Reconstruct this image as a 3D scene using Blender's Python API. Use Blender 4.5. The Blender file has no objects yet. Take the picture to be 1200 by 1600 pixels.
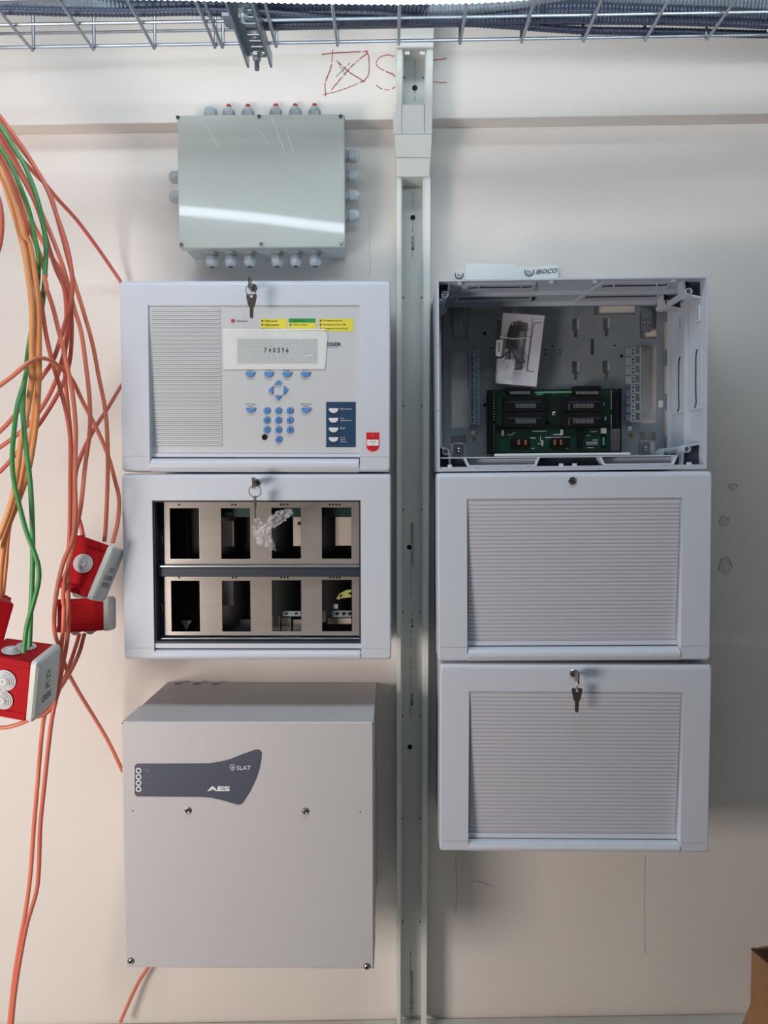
import bpy, bmesh, math, random
from mathutils import Vector, Matrix, Euler, kdtree
from math import radians as R, pi, sin, cos
random.seed(7)
scn = bpy.context.scene
COL = scn.collection
# ------------------------------------------------------------------ camera
CAM = Vector((0, -1.467, 1.5))
cd = bpy.data.cameras.new('camera'); cam = bpy.data.objects.new('camera', cd); COL.objects.link(cam)
cam.location = CAM; cam.rotation_euler = (pi/2 - 0.0433, 0, 0.0117)
cd.sensor_fit = 'HORIZONTAL'; cd.sensor_width = 36; cd.lens = 36; cd.clip_start = .01
scn.camera = cam
CR = Euler((pi/2 - 0.0433, 0, 0.0117)).to_matrix()
# ------------------------------------------------------------------ world and lights
wd = bpy.data.worlds.new('world'); scn.world = wd; wd.use_nodes = True
nt = wd.node_tree; bg = nt.nodes['Background']
tc = nt.nodes.new('ShaderNodeTexCoord'); sp = nt.nodes.new('ShaderNodeSeparateXYZ'); cr = nt.nodes.new('ShaderNodeValToRGB')
mp = nt.nodes.new('ShaderNodeMapRange'); mp.inputs[1].default_value = -1; mp.inputs[2].default_value = 1
nt.links.new(tc.outputs['Generated'], sp.inputs[0]); nt.links.new(sp.outputs[2], mp.inputs[0])
nt.links.new(mp.outputs[0], cr.inputs[0]); nt.links.new(cr.outputs[0], bg.inputs[0])
cr.color_ramp.elements[0].color = (.42, .33, .27, 1); cr.color_ramp.elements[1].color = (.62, .72, .8, 1)
bg.inputs[1].default_value = .13
def area(name, loc, target, size, power, color, sy=None):
    l = bpy.data.lights.new(name, 'AREA'); l.energy = power; l.color = color; l.size = size
    if sy: l.shape = 'RECTANGLE'; l.size_y = sy
    o = bpy.data.objects.new(name, l); COL.objects.link(o); o.location = loc
    o.rotation_euler = (Vector(target) - Vector(loc)).to_track_quat('-Z', 'Y').to_euler()
    return o
area('work_light', (-1.18, -1.36, 1.08), (-.3, 0, 1.12), .5, 17.0, (1, .89, .83))
area('ceiling_light', (-.25, -.95, 2.9), (-.25, -.3, 1.2), 1.3, 10, (.82, .93, 1), .25)
ROPE = 15.0
scn.view_settings.view_transform = 'Standard'; scn.view_settings.look = 'None'
scn.view_settings.exposure = 0.05; scn.view_settings.gamma = 1; scn.view_settings.use_curve_mapping = False
# ------------------------------------------------------------------ helpers
def W(px, py, d=0.0):
    v = CR @ Vector(((px-600)/1200, -(py-800)/1200, -1))
    t = (-d - CAM.y) / v.y
    return CAM + v*t
def WH(px, py, z):          # on a horizontal plane
    v = CR @ Vector(((px-600)/1200, -(py-800)/1200, -1))
    return CAM + v*((z - CAM.z)/v.z)
def lin(c): return tuple((x/12.92 if x <= .04045 else ((x+.055)/1.055)**2.4) for x in [k/255 for k in c])
def mat(name, rgb, rough=.5, metal=0, var=.04, vs=6, bump=0, bs=60, coat=0, spec=.5, trans=0, emis=0, aniso=None):
    m = bpy.data.materials.new(name); m.use_nodes = True; n = m.node_tree; b = n.nodes['Principled BSDF']
    c = lin(rgb)
    b.inputs['Roughness'].default_value = rough; b.inputs['Metallic'].default_value = metal
    b.inputs['Specular IOR Level'].default_value = spec; b.inputs['Coat Weight'].default_value = coat
    b.inputs['Coat Roughness'].default_value = .06
    b.inputs['Transmission Weight'].default_value = trans
    co = n.nodes.new('ShaderNodeTexCoord')
    nz = n.nodes.new('ShaderNodeTexNoise'); nz.inputs['Scale'].default_value = vs; nz.inputs['Detail'].default_value = 4
    n.links.new(co.outputs['Object'], nz.inputs['Vector'])
    if aniso:
        mpn = n.nodes.new('ShaderNodeMapping'); mpn.inputs['Scale'].default_value = aniso
        n.links.new(co.outputs['Object'], mpn.inputs[0]); n.links.new(mpn.outputs[0], nz.inputs['Vector'])
    r = n.nodes.new('ShaderNodeValToRGB')
    r.color_ramp.elements[0].position = .3; r.color_ramp.elements[1].position = .7
    r.color_ramp.elements[0].color = tuple(min(1, x*(1-var)) for x in c)+(1,)
    r.color_ramp.elements[1].color = tuple(min(1, x*(1+var)) for x in c)+(1,)
    n.links.new(nz.outputs['Fac'], r.inputs[0]); n.links.new(r.outputs[0], b.inputs['Base Color'])
    if emis:
        b.inputs['Emission Color'].default_value = c+(1,); b.inputs['Emission Strength'].default_value = emis
    if bump:
        n2 = n.nodes.new('ShaderNodeTexNoise'); n2.inputs['Scale'].default_value = bs; n2.inputs['Detail'].default_value = 5
        n.links.new((mpn if aniso else co).outputs[0 if aniso else 'Object'], n2.inputs['Vector'])
        bp = n.nodes.new('ShaderNodeBump'); bp.inputs['Strength'].default_value = bump; bp.inputs['Distance'].default_value = .002
        n.links.new(n2.outputs['Fac'], bp.inputs['Height']); n.links.new(bp.outputs[0], b.inputs['Normal'])
    return m
def film(name, rgb, clear, rough=.12, bump=.6):
    m = bpy.data.materials.new(name); m.use_nodes = True; n = m.node_tree; b = n.nodes['Principled BSDF']
    b.inputs['Base Color'].default_value = lin(rgb)+(1,); b.inputs['Roughness'].default_value = rough
    co = n.nodes.new('ShaderNodeTexCoord'); nz = n.nodes.new('ShaderNodeTexNoise'); nz.inputs['Scale'].default_value = 90
    n.links.new(co.outputs['Object'], nz.inputs['Vector'])
    bp = n.nodes.new('ShaderNodeBump'); bp.inputs['Strength'].default_value = bump; bp.inputs['Distance'].default_value = .004
    n.links.new(nz.outputs['Fac'], bp.inputs['Height']); n.links.new(bp.outputs[0], b.inputs['Normal'])
    tr = n.nodes.new('ShaderNodeBsdfTransparent'); mx = n.nodes.new('ShaderNodeMixShader'); mx.inputs[0].default_value = 1-clear
    n.links.new(tr.outputs[0], mx.inputs[1]); n.links.new(b.outputs[0], mx.inputs[2])
    n.links.new(mx.outputs[0], n.nodes['Material Output'].inputs[0])
    return m
M = dict(
    wall=mat('wall_paint', (231, 224, 217), .75, var=.025, vs=2.2, bump=.12, bs=35),
    white=mat('white_plastic', (208, 214, 224), .42, var=.01, spec=.4),
    whited=mat('white_plastic_roll', (212, 218, 228), .33, var=.01),
    panel=mat('grey_front_foil', (203, 206, 209), .5, var=.015),
    slot=mat('slot_shadow_line', (120, 128, 134), .6),
    house=mat('enclosure_plastic', (190, 198, 209), .45, var=.02),
    housed=mat('enclosure_plastic_dark', (66, 74, 88), .6),
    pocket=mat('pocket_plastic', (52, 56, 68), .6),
    pvc=mat('trunking_pvc', (222, 224, 219), .45, var=.02),
    pvcin=mat('trunking_base_pvc', (214, 216, 211), .5, var=.02),
    jbox=mat('glossy_grey_plastic', (178, 185, 180), .3, var=.02, coat=.75),
    jside=mat('grey_plastic', (196, 202, 202), .45, var=.02),
    gland=mat('gland_grey', (176, 184, 188), .45),
    glandl=mat('gland_light', (208, 217, 222), .4),
    red=mat('red_plug', (178, 34, 44), .5),
    redp=mat('red_plastic', (170, 12, 24), .7, var=.04, bump=.05, bs=300, spec=.2),
    lid=mat('lid_grey_plastic', (214, 217, 214), .5, var=.02),
    grom=mat('rubber_grommet', (206, 208, 209), .6),
    paintm=mat('powder_coat', (196, 194, 196), .45, var=.01, bump=.12, bs=900, spec=.35),
    navy=mat('navy_foil', (28, 66, 98), .5),
    slate=mat('slate_foil', (74, 80, 95), .5, var=.01),
    blue=mat('blue_button', (88, 142, 202), .4),
    whitebtn=mat('white_button', (226, 226, 232), .4),
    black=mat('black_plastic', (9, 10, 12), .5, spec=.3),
    dark=mat('dark_navy_plastic', (38, 46, 62), .5),
    ink=mat('ink', (42, 46, 54), .6),
    inkg=mat('grey_ink', (110, 114, 120), .6),
    inkw=mat('white_ink', (228, 230, 232), .6),
    inkn=mat('navy_ink', (26, 44, 74), .6),
    yellow=mat('yellow_foil', (232, 222, 74), .55, var=.01),
    green=mat('green_foil', (52, 158, 74), .55, var=.01),
    led=mat('red_lamp', (206, 72, 76), .4),
    stickred=mat('red_sticker', (222, 26, 40), .45),
    paper=mat('paper', (236, 238, 236), .7, var=.015),
    tape=mat('masking_film', (226, 228, 226), .35, var=.03, vs=60, bump=.25, bs=60),
    tracing=mat('display_grey', (190, 196, 197), .5, var=.09, vs=300),
    steel=mat('brushed_steel', (226, 216, 206), .2, .72, var=.05, vs=5, bump=.02, bs=8, aniso=(1, 1, 14)),
    zinc=mat('zinc_plate', (150, 158, 163), .42, .45, var=.1, vs=30, bump=.1, bs=20),
    zincd=mat('galvanised_steel', (150, 158, 168), .35, .85, var=.12, vs=40),
    wire=mat('tray_wire', (168, 174, 182), .3, .85, var=.08, vs=20),
    chrome=mat('chrome', (176, 172, 168), .22, 1, var=.1, vs=200),
    key=mat('nickel_silver_key', (142, 130, 122), .32, .9, var=.15, vs=200),
    pcb=mat('pcb_green', (12, 60, 46), .35, var=.15, vs=120, spec=.6),
    pcbd=mat('pcb_dark', (8, 28, 26), .4, var=.1, vs=120),
    copper=mat('copper_winding', (192, 112, 72), .4, .4),
    pin=mat('tinned_pins', (190, 190, 186), .3, .8),
    beige=mat('beige_wall_and_parts', (202, 192, 178), .6),
    conduit=mat('dark_corrugated_plastic', (62, 70, 90), .35, var=.1, vs=20, spec=.6),
    conduitg=mat('grey_corrugated_plastic', (128, 140, 150), .35, var=.1, vs=20, spec=.6),
    card=mat('cardboard', (142, 102, 68), .8, var=.08, vs=20, bump=.1),
    carde=mat('cardboard_edge', (60, 42, 32), .8),
    board=mat('white_board', (200, 202, 196), .5, var=.05, vs=12),
    cray=mat('red_crayon', (186, 48, 66), .8, var=.2, vs=300),
    pencil=mat('pencil_line', (110, 108, 104), .8),
    dent=mat('bare_plaster', (216, 211, 198), .85, var=.08, vs=80),
    dented=mat('plaster_edge', (120, 116, 100), .85),
    tube=mat('led_tube', (226, 242, 255), .3, emis=ROPE),
    bag=film('clear_bag', (225, 230, 236), .945), bagc=film('crumpled_bag', (236, 232, 236), .62, .08, 1.0),
    brass=mat('brass_stud', (176, 142, 70), .35, .7),
)
ORANGE = [mat('orange_sheath_%d' % i, c, .45, var=.05) for i, c in enumerate([(224, 126, 98), (214, 112, 90), (204, 102, 84), (222, 130, 100)])]
YEL = [mat('yellow_orange_sheath_%d' % i, c, .45, var=.05) for i, c in enumerate([(228, 160, 106), (224, 150, 94)])]
GRN = [mat('green_sheath_%d' % i, c, .45, var=.05) for i, c in enumerate([(66, 140, 72), (80, 150, 90)])]

def tag(o, label=None, cat=None, group=None, kind=None):
    for k, v in (('label', label), ('category', cat), ('group', group), ('kind', kind)):
        if v: o[k] = v
    return o
def rrect(x0, x1, z0, z1, r, y, n=4):
    if x0 > x1: x0, x1 = x1, x0
    if z0 > z1: z0, z1 = z1, z0
    r = min(r, (x1-x0)/2.01, (z1-z0)/2.01); pts = []
    for cx, cz, a0 in ((x1-r, z1-r, 0), (x0+r, z1-r, 90), (x0+r, z0+r, 180), (x1-r, z0+r, 270)):
        for i in range(n+1):
            a = R(a0 + 90*i/n); pts.append((cx+r*cos(a), y, cz+r*sin(a)))
    return pts
def cat(pts, step=.008):
    P = [Vector(p) for p in pts]; P = [P[0]*2-P[1]] + P + [P[-1]*2-P[-2]]; out = []
    for i in range(1, len(P)-2):
        a, b, c, d = P[i-1:i+3]; n = max(2, int((c-b).length/step))
        for k in range(n):
            t = k/n
            out.append(.5*((2*b)+(c-a)*t+(2*a-5*b+4*c-d)*t*t+(3*b-a-3*c+d)*t**3))
    out.append(P[-2]); return out
class G:
    def __init__(s): s.bm = bmesh.new()
    def add(s, vs, fs):
        V = [s.bm.verts.new(v) for v in vs]
        for f in fs:
            try: s.bm.faces.new([V[i] for i in f])
            except ValueError: pass
        return s
    def box(s, x0, x1, y0, y1, z0, z1):
        return s.add([(x, y, z) for x in (x0, x1) for y in (y0, y1) for z in (z0, z1)],
                     [(0, 1, 3, 2), (4, 6, 7, 5), (0, 4, 5, 1), (2, 3, 7, 6), (0, 2, 6, 4), (1, 5, 7, 3)])
    def loops(s, L, c0=False, c1=False, closed=False):
        n = len(L[0]); V = []; F = []
        for l in L: V += list(l)
        for k in range(len(L)-(0 if closed else 1)):
            k2 = (k+1) % len(L)
            for i in range(n):
                j = (i+1) % n; F.append((k*n+i, k*n+j, k2*n+j, k2*n+i))
        if c0: F.append(tuple(range(n))[::-1])
        if c1: F.append(tuple((len(L)-1)*n+i for i in range(n)))
        return s.add(V, F)
    def prism(s, poly, y0, y1):
        return s.loops([[(x, y0, z) for x, z in poly], [(x, y1, z) for x, z in poly]], True, True)
    def tube(s, pts, r, n=8, rf=None, smooth=True, step=.008):
        P = cat(pts, step) if smooth else [Vector(p) for p in pts]
        L = []; up = Vector((.123, .99, .05)); acc = 0
        for i, p in enumerate(P):
            if i: acc += (p-P[i-1]).length
            t = (P[min(i+1, len(P)-1)] - P[max(i-1, 0)]).normalized()
            a = t.cross(up)
            if a.length < 1e-4: a = t.cross(Vector((1, 0, 0)))
            a.normalize(); b = t.cross(a).normalized(); up = -b if False else up
            rr = rf(acc) if rf else r
            L.append([p + (a*cos(2*pi*k/n)+b*sin(2*pi*k/n))*rr for k in range(n)])
        return s.loops(L, True, True)
    def lathe(s, o, ax, prof, n=20, caps=True, ph=0):
        o = Vector(o); ax = Vector(ax).normalized(); a = ax.orthogonal().normalized(); b = ax.cross(a)
        L = [[o+ax*h+(a*cos(2*pi*k/n+ph)+b*sin(2*pi*k/n+ph))*r for k in range(n)] for r, h in prof]
        return s.loops(L, caps, caps)
    def strip(s, px, w, th=.0006):   # flat ribbon in the wall plane
        for a, b in zip(px[:-1], px[1:]):
            a = Vector(a); b = Vector(b); t = (b-a); t.y = 0
            if t.length < 1e-6: continue
            t.normalize(); nrm = Vector((-t.z, 0, t.x))*w/2
            s.prism([((a-t*w*.3+nrm).x, (a-t*w*.3+nrm).z), ((b+t*w*.3+nrm).x, (b+t*w*.3+nrm).z), ((b+t*w*.3-nrm).x, (b+t*w*.3-nrm).z), ((a-t*w*.3-nrm).x, (a-t*w*.3-nrm).z)], a.y, a.y-th)
        return s
    def build(s, name, m, parent=None, bevel=0, smooth=False, loc=None, rot=None, ang=35, seg=2):
        bmesh.ops.recalc_face_normals(s.bm, faces=s.bm.faces)
        me = bpy.data.meshes.new(name); s.bm.to_mesh(me); s.bm.free()
        me.materials.append(M[m] if isinstance(m, str) else m)
        if smooth:
            for p in me.polygons: p.use_smooth = True
            me.set_sharp_from_angle(angle=R(ang))
        o = bpy.data.objects.new(name, me); COL.objects.link(o)
        if parent: o.parent = parent
        if loc is not None: o.location = loc
        if rot is not None: o.rotation_euler = rot
        if bevel:
            b = o.modifiers.new('bevel', 'BEVEL'); b.width = bevel; b.segments = seg; b.limit_method = 'ANGLE'; b.angle_limit = R(40)
        return o
def plate(g, x0, x1, z0, z1, y0, y1, holes):
    xs = sorted({x0, x1, *[v for h in holes for v in h[:2]]}); zs = sorted({z0, z1, *[v for h in holes for v in h[2:]]})
    def solid(i, j):
        if i < 0 or j < 0 or i >= len(xs)-1 or j >= len(zs)-1: return False
        cx = (xs[i]+xs[i+1])/2; cz = (zs[j]+zs[j+1])/2
        return not any(h[0] < cx < h[1] and h[2] < cz < h[3] for h in holes)
    idx = {}; V = []; F = []
    def v(i, j, k):
        if (i, j, k) not in idx: idx[(i, j, k)] = len(V); V.append((xs[i], (y0, y1)[k], zs[j]))
        return idx[(i, j, k)]
    for i in range(len(xs)-1):
        for j in range(len(zs)-1):
            if not solid(i, j): continue
            for k in (0, 1): F.append((v(i, j, k), v(i+1, j, k), v(i+1, j+1, k), v(i, j+1, k)))
            if not solid(i-1, j): F.append((v(i, j, 0), v(i, j+1, 0), v(i, j+1, 1), v(i, j, 1)))
            if not solid(i+1, j): F.append((v(i+1, j, 0), v(i+1, j+1, 0), v(i+1, j+1, 1), v(i+1, j, 1)))
            if not solid(i, j-1): F.append((v(i, j, 0), v(i+1, j, 0), v(i+1, j, 1), v(i, j, 1)))
            if not solid(i, j+1): F.append((v(i, j+1, 0), v(i+1, j+1, 0), v(i+1, j+1, 1), v(i, j+1, 1)))
    g.add(V, F); return g
class Rt:                      # a thing on the wall: its empty and its local frame
    def __init__(s, name, c4, d, y0=0):
        tl, tr, br, bl = [W(x, y, d) for x, y in c4]
        ce = (tl+tr+br+bl)/4; s.w = ((tr-tl).length+(br-bl).length)/2; s.h = ((tl-bl).length+(tr-br).length)/2
        dx = (tr-tl)+(br-bl); s.a = -math.atan2(dx.z, dx.x); s.d = d
        rot = Matrix.Rotation(s.a, 4, 'Y')
        base = ce + rot.to_3x3() @ Vector((0, 0, -s.h/2)); base.y = y0
        s.o = bpy.data.objects.new(name, None); COL.objects.link(s.o); s.o.empty_display_size = .05
        s.o.location = base; s.o.rotation_euler = (0, s.a, 0)
        s.m = (Matrix.Translation(base) @ rot); s.inv = s.m.inverted()
        s.x0, s.x1, s.z0, s.z1 = -s.w/2, s.w/2, 0, s.h; s.y0 = y0
    def L(s, px, py, d):
        v = s.inv @ W(px, py, d); return v
    def R4(s, x0, y0, x1, y1, d):          # pixel rectangle -> local x0,x1,z0,z1
        a = s.L(x0, y0, d); b = s.L(x1, y1, d); return a.x, b.x, b.z, a.z
    def poly(s, pts, d): return [((v := s.L(x, y, d)).x, v.z) for x, y in pts]
def empty(name, loc, rot=(0, 0, 0)):
    o = bpy.data.objects.new(name, None); COL.objects.link(o); o.location = loc; o.rotation_euler = rot; o.empty_display_size = .03; return o
def textmesh(s, x0, x1, z0, z1, y, th=.0003, bold=0, rot=0, align='LEFT', shear=0, spacing=1):
    cu = bpy.data.curves.new('t', 'FONT'); cu.body = s; cu.size = 1; cu.offset = bold; cu.resolution_u = 2; cu.align_x = align
    cu.shear = shear; cu.space_character = spacing
    o = bpy.data.objects.new('t', cu); COL.objects.link(o)
    dg = bpy.context.evaluated_depsgraph_get(); me = bpy.data.meshes.new_from_object(o.evaluated_get(dg))
    bpy.data.objects.remove(o); bpy.data.curves.remove(cu)
    P = [v.co.copy() for v in me.vertices]
    if rot: P = [Vector((-p.y, p.x, 0)) for p in P]
    ax, bx = min(p.x for p in P), max(p.x for p in P); ay, by = min(p.y for p in P), max(p.y for p in P)
    fs = [tuple(p.vertices) for p in me.polygons]; bpy.data.meshes.remove(me)
    return [(x0+(p.x-ax)/(bx-ax+1e-9)*(x1-x0), y, z0+(p.y-ay)/(by-ay+1e-9)*(z1-z0)) for p in P], fs
def text(rt, s, x0, y0, x1, y1, d, m, name='lettering', parent=None, **k):
    a = rt.R4(x0, y0, x1, y1, d); v, f = textmesh(s, *a, -(d-rt_off(rt)), **k)
    g = G(); g.add(v, f); return g.build(name, m, parent or rt.o)
def rt_off(rt): return -rt.y0 if False else 0
# Rt local y equals world y - y0 ; all Rt use y0=0 so local y = -d
def rect(g, rt, x0, y0, x1, y1, d, th):   # pixel rect at depth d (front), thickness backwards
    a = rt.R4(x0, y0, x1, y1, d); return g.box(a[0], a[1], -d, -d+th, a[2], a[3])
def disc(g, c, r, d, th, n=20, prof=None):
    return g.lathe((c[0], -d+th, c[1]), (0, -1, 0), prof or [(r, 0), (r, th)], n)
# ================================================================== SETTING
g = G(); g.box(-2.4, 2.4, 0, .12, -.1, 3.0)
wall = tag(g.build('wall_back', 'wall'), kind='structure')
la, lb = W(30, 211, 0), W(1200, 193, 0); sl = (lb.z-la.z)/(lb.x-la.x); zl = lambda x: la.z + sl*(x-la.x)
g = G(); g.prism([(-2.4, zl(-2.4)), (2.4, zl(2.4)), (2.4, 3.0), (-2.4, 3.0)], 0, -.04)
upper = tag(g.build('trim_1', 'wall', bevel=.002), kind='structure')
g = G(); g.box(-2.4, 2.4, -4.2, 0, -.16, -.1); tag(g.build('floor', mat('floor_concrete', (150, 142, 132), .8, var=.08, bump=.2)), kind='structure')
# crayon and pencil marks, dents
def marks(name, paths, d, w, m, par):
    g = G()
    for p in paths:
        pts = cat([W(x, y, d) for x, y in p], .004)
        pts = [q+Vector((random.uniform(-1, 1)*w*.3, 0, random.uniform(-1, 1)*w*.3)) for q in pts]
        keep = []
        for q in pts:
            keep.append(q)
            if random.random() < .10 and len(keep) > 1: g.strip(keep, w*random.uniform(.7, 1.2), .0004); keep = []
        if len(keep) > 1: g.strip(keep, w, .0004)
    return g.build(name, m, par)
marks('crayon_drawing', [[(503, 85), (520, 83), (575, 80)], [(520, 78), (517, 105), (508, 130), (509, 150)], [(505, 148), (535, 140), (570, 126)],
      [(570, 80), (576, 88), (576, 115), (568, 128)], [(528, 97), (545, 112), (568, 127)], [(573, 84), (550, 103), (518, 140)],
      [(616, 88), (605, 86), (592, 91), (588, 101), (600, 110), (614, 116), (619, 124)], [(588, 133), (597, 139), (608, 140), (617, 136)],
      [(676, 94), (686, 93), (697, 91)], [(676, 94), (675, 110), (674, 126)], [(675, 127), (686, 129), (698, 129)]], .0402, .0014, 'cray', upper)
marks('pencil_cross', [[(526, 94), (533, 106), (541, 118)], [(546, 99), (536, 109), (525, 120)]], .0403, .0009, 'pencil', upper)
marks('pencil_line', [[(578, 335), (578, 380), (578, 432)], [(712, 1336), (714, 1390), (712, 1430)], [(1008, 1336), (1007, 1420), (1008, 1490)],
      [(738, 1377), (752, 1379), (772, 1386)], [(343, 101), (350, 98)]], .0002, .0007, mat('faint_line', (168, 164, 156), .8), wall)
for (px, py, w_, h_) in ((1145, 761, 6, 5), (1131, 815, 8, 8), (1133, 885, 10, 14)):
    c = W(px, py); g = G(); pts = []; n = 14; s_ = 1.467/1200
    for i in range(n):
        a = 2*pi*i/n; rr = random.uniform(.8, 1.15); pts.append((c.x+cos(a)*w_*s_*rr, c.z+sin(a)*h_*s_*rr))
    g.prism(pts, 0, -.0006); o = g.build('wall_dent', 'dent', wall)
    g = G(); g.strip([(x, -.0006, z) for x, z in pts[:9]], .0009, .0003); g.build('dent_rim', 'dented', o)
# worktop at the bottom edge
a, b = W(200, 1597), W(1200, 1581); tilt = math.atan2(b.z-a.z, b.x-a.x)
g = G(); g.box(-1.3, 1.3, -.55, -.004, -.03, 0)
o = g.build('worktop', 'board', bevel=.002, loc=(0, 0, a.z+(0-a.x)*math.tan(tilt)), rot=(0, -tilt, 0))
tag(o, 'off-white board top running along the bottom edge of the wall', 'worktop'); TOPZ = lambda x: a.z+(x-a.x)*math.tan(tilt)
# cardboard box
cx = W(1176.5, 1476, .16)
r_ = empty('cardboard_box', (cx.x, -.16, TOPZ(cx.x)+.006), (0, -.004, R(-76)))
tag(r_, 'brown cardboard box with raised flap in the lower right corner', 'box')
hh = .222
g = G(); g.box(0, .26, -.002, .002, 0, hh); g.box(-.002, .002, .002, .2, 0, hh); g.box(.258, .262, .002, .2, 0, hh); g.box(0, .26, .198, .202, 0, hh); g.box(0, .26, .002, .2, 0, .003)
g.build('carton', 'card', r_)
g = G(); hz = .125
g.add([(0, -.002, hz), (-.012, -.045, .002), (.24, -.045, .002), (.26, -.002, hz), (0, -.004, hz-.004), (-.012, -.042, .0005), (.24, -.042, .0005), (.26, -.004, hz-.004)], [(0, 1, 2, 3), (4, 5, 6, 7), (0, 1, 5, 4), (1, 2, 6, 5), (2, 3, 7, 6)])
g.build('flap', 'card', r_)
g = G(); g.box(0, .26, -.0034, .0034, hh, hh+.0016); g.build('flap_edge', 'carde', r_)
# ================================================================== TRUNKING
TR = Rt('cable_trunking', [(620, 280), (672, 280), (667, 1600), (620, 1600)], .048)
tag(TR.o, 'open white plastic cable trunking running down the wall between the cabinets', 'trunking')
def ch(rt, px, py, d): v = rt.L(px, py, d); return (v.x, v.z)
def channel(rt, y0, y1, xo, xi, do, db, names=True):
    """xo/xi: (left,right) pixel x at top and bottom of outer and lip edges"""
    def col(xt, xb, d): return ch(rt, xt, y0, d), ch(rt, xb, y1, d)
    def q(xa, xb, d0, d1, nm, m, dp=None):   # quad column between pixel edges
        a0, a1 = col(xa[0], xa[1], dp or d1); b0, b1 = col(xb[0], xb[1], dp or d1)
        G_ = G(); G_.prism([a0, b0, b1, a1], -d0, -d1); return G_.build(nm, m, rt.o, bevel=.0006)
    q((xo[0], xo[2]), (xo[1], xo[3]), db, db+.003, 'channel_base', 'pvcin', do)
    q((xo[0], xo[2]), (xo[0]+2, xo[2]+2), db+.003, do-.003, 'side_wall', 'pvc', do)
    q((xo[1]-2, xo[3]-2), (xo[1], xo[3]), db+.003, do-.003, 'side_wall', 'pvc', do)
    q((xo[0], xo[2]), (xi[0], xi[2]), do-.003, do, 'lip', 'pvc')
    q((xi[1], xi[3]), (xo[1], xo[3]), do-.003, do, 'lip', 'pvc')
    q((xi[0], xi[2]), (xi[0]+1.6, xi[2]+1.6), do-.009, do-.003, 'inner_hook', 'pvc', do)
    q((xi[1]-1.6, xi[3]-1.6), (xi[1], xi[3]), do-.009, do-.003, 'inner_hook', 'pvc', do)
channel(TR, 272, 1612, (619.5, 673, 620, 666.5), (627, 662.5, 626, 660), .048, .0005)
def screwhole(rt, px, py, d, r, par=None):
    c = ch(rt, px, py, d); g = G(); disc(g, c, r, d+.0003, .0004); o = g.build('washer', 'pvc', rt.o)
    g = G(); disc(g, c, r*.78, d+.0012, .001, prof=[(r*.78, 0), (r*.78, .0006), (r*.4, .001), (r*.15, .0006)]); g.build('screw', 'black', o)
for px, py in ((645, 340), (639.5, 855), (640.5, 1167)): screwhole(TR, px, py, .0037, .0062)
for y in (465, 634, 796, 957, 1118, 1279, 1440):
    for x in ((630, 659) if y < 900 else (629, 656.5)):
        c = ch(TR, x, y, .0037); g = G(); disc(g, c, .002, .0042, .0006, 10); g.build('rivet_hole', 'inkg', TR.o)
def dashes(rt, x0, y0, x1, y1, d, m='inkg'):
    g = G(); y = y0
    while y < y1:
        l = random.uniform(2, 9); t = (y-y0)/(y1-y0); x = x0+(x1-x0)*t
        if random.random() < .75: rect(g, rt, x-.45, y, x+.45, min(y+l, y1), d+.0003, .0003)
        y += l+random.uniform(1, 4)
    g.build('print_line', m, rt.o)['kind'] = 'stuff'
def vtext(rt, s, xc, y0, y1, w, d, m='inkg', bold=0):
    text(rt, s, xc-w/2, y0, xc+w/2, y1, d+.0004, m, rot=1, bold=bold)
D = .0037
dashes(TR, 644.5, 280, 644.5, 330, D); vtext(TR, 'IBOCO', 645, 369, 391, 4.5, D, 'ink', .02); dashes(TR, 645, 350, 644.5, 366, D); dashes(TR, 644, 393, 644, 408, D)
vtext(TR, 'CODE B02325 HALOGENFREE', 644, 816, 885, 5, D, 'ink'); dashes(TR, 642.5, 789, 642.5, 812, D); dashes(TR, 642, 890, 643.5, 962, D)
vtext(TR, '\u00ae CE', 644, 967, 981, 4, D, 'ink', .02); dashes(TR, 642, 985, 642, 1078, D)
vtext(TR, 'IBOCO', 643.5, 1083, 1102, 4.5, D, 'ink', .02); dashes(TR, 642, 1105, 642, 1120, D)
dashes(TR, 641.5, 1487, 641.5, 1515, D); vtext(TR, 'CODE B02325 HALOGENFREE', 643, 1516, 1585, 5, D, 'ink'); dashes(TR, 642, 1588, 642, 1600, D)
# upper run on the bulkhead
TU = Rt('cable_trunking', [(620, 82), (677, 82), (675, 165), (620, 165)], .085, 0)
tag(TU.o, 'short open piece of white trunking above the joint cover, below the cable tray', 'trunking')
channel(TU, 76, 190, (620, 677, 620, 675), (629, 667, 628, 664), .085, .0405)
screwhole(TU, 648, 137.5, .0437, .0065)
dashes(TU, 648.5, 84, 648, 160, .0437)
for x, y in ((631.5, 121), (661, 121.5)): c = ch(TU, x, y, .0437); g = G(); disc(g, c, .002, .0442, .0006, 10); g.build('rivet_hole', 'inkg', TU.o)
TT = Rt('trunking_cover', [(618, 35), (680, 35), (676, 82), (620, 82)], .073)
tag(TT.o, 'white clip-on trunking cover behind the wire cable tray', 'trunking cover')
g = G(); g.prism(TT.poly([(617, -30), (681, -30), (677, 82), (619, 82)], .073), -.0402, -.089); g.build('cover_shell', 'pvc', TT.o, bevel=.002)
g = G()
for x in (632.5, 656): rect(g, TT, x, 80, x+8, 85, .083, .003)
g.build('clip_tab', 'whitebtn', TT.o, bevel=.0004)
TJ = Rt('trunking_cover', [(617, 163), (675, 163), (671, 275), (618, 275)], .06)
tag(TJ.o, 'white stepped joint cover bridging the ledge on the cable trunking', 'trunking cover')
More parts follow.
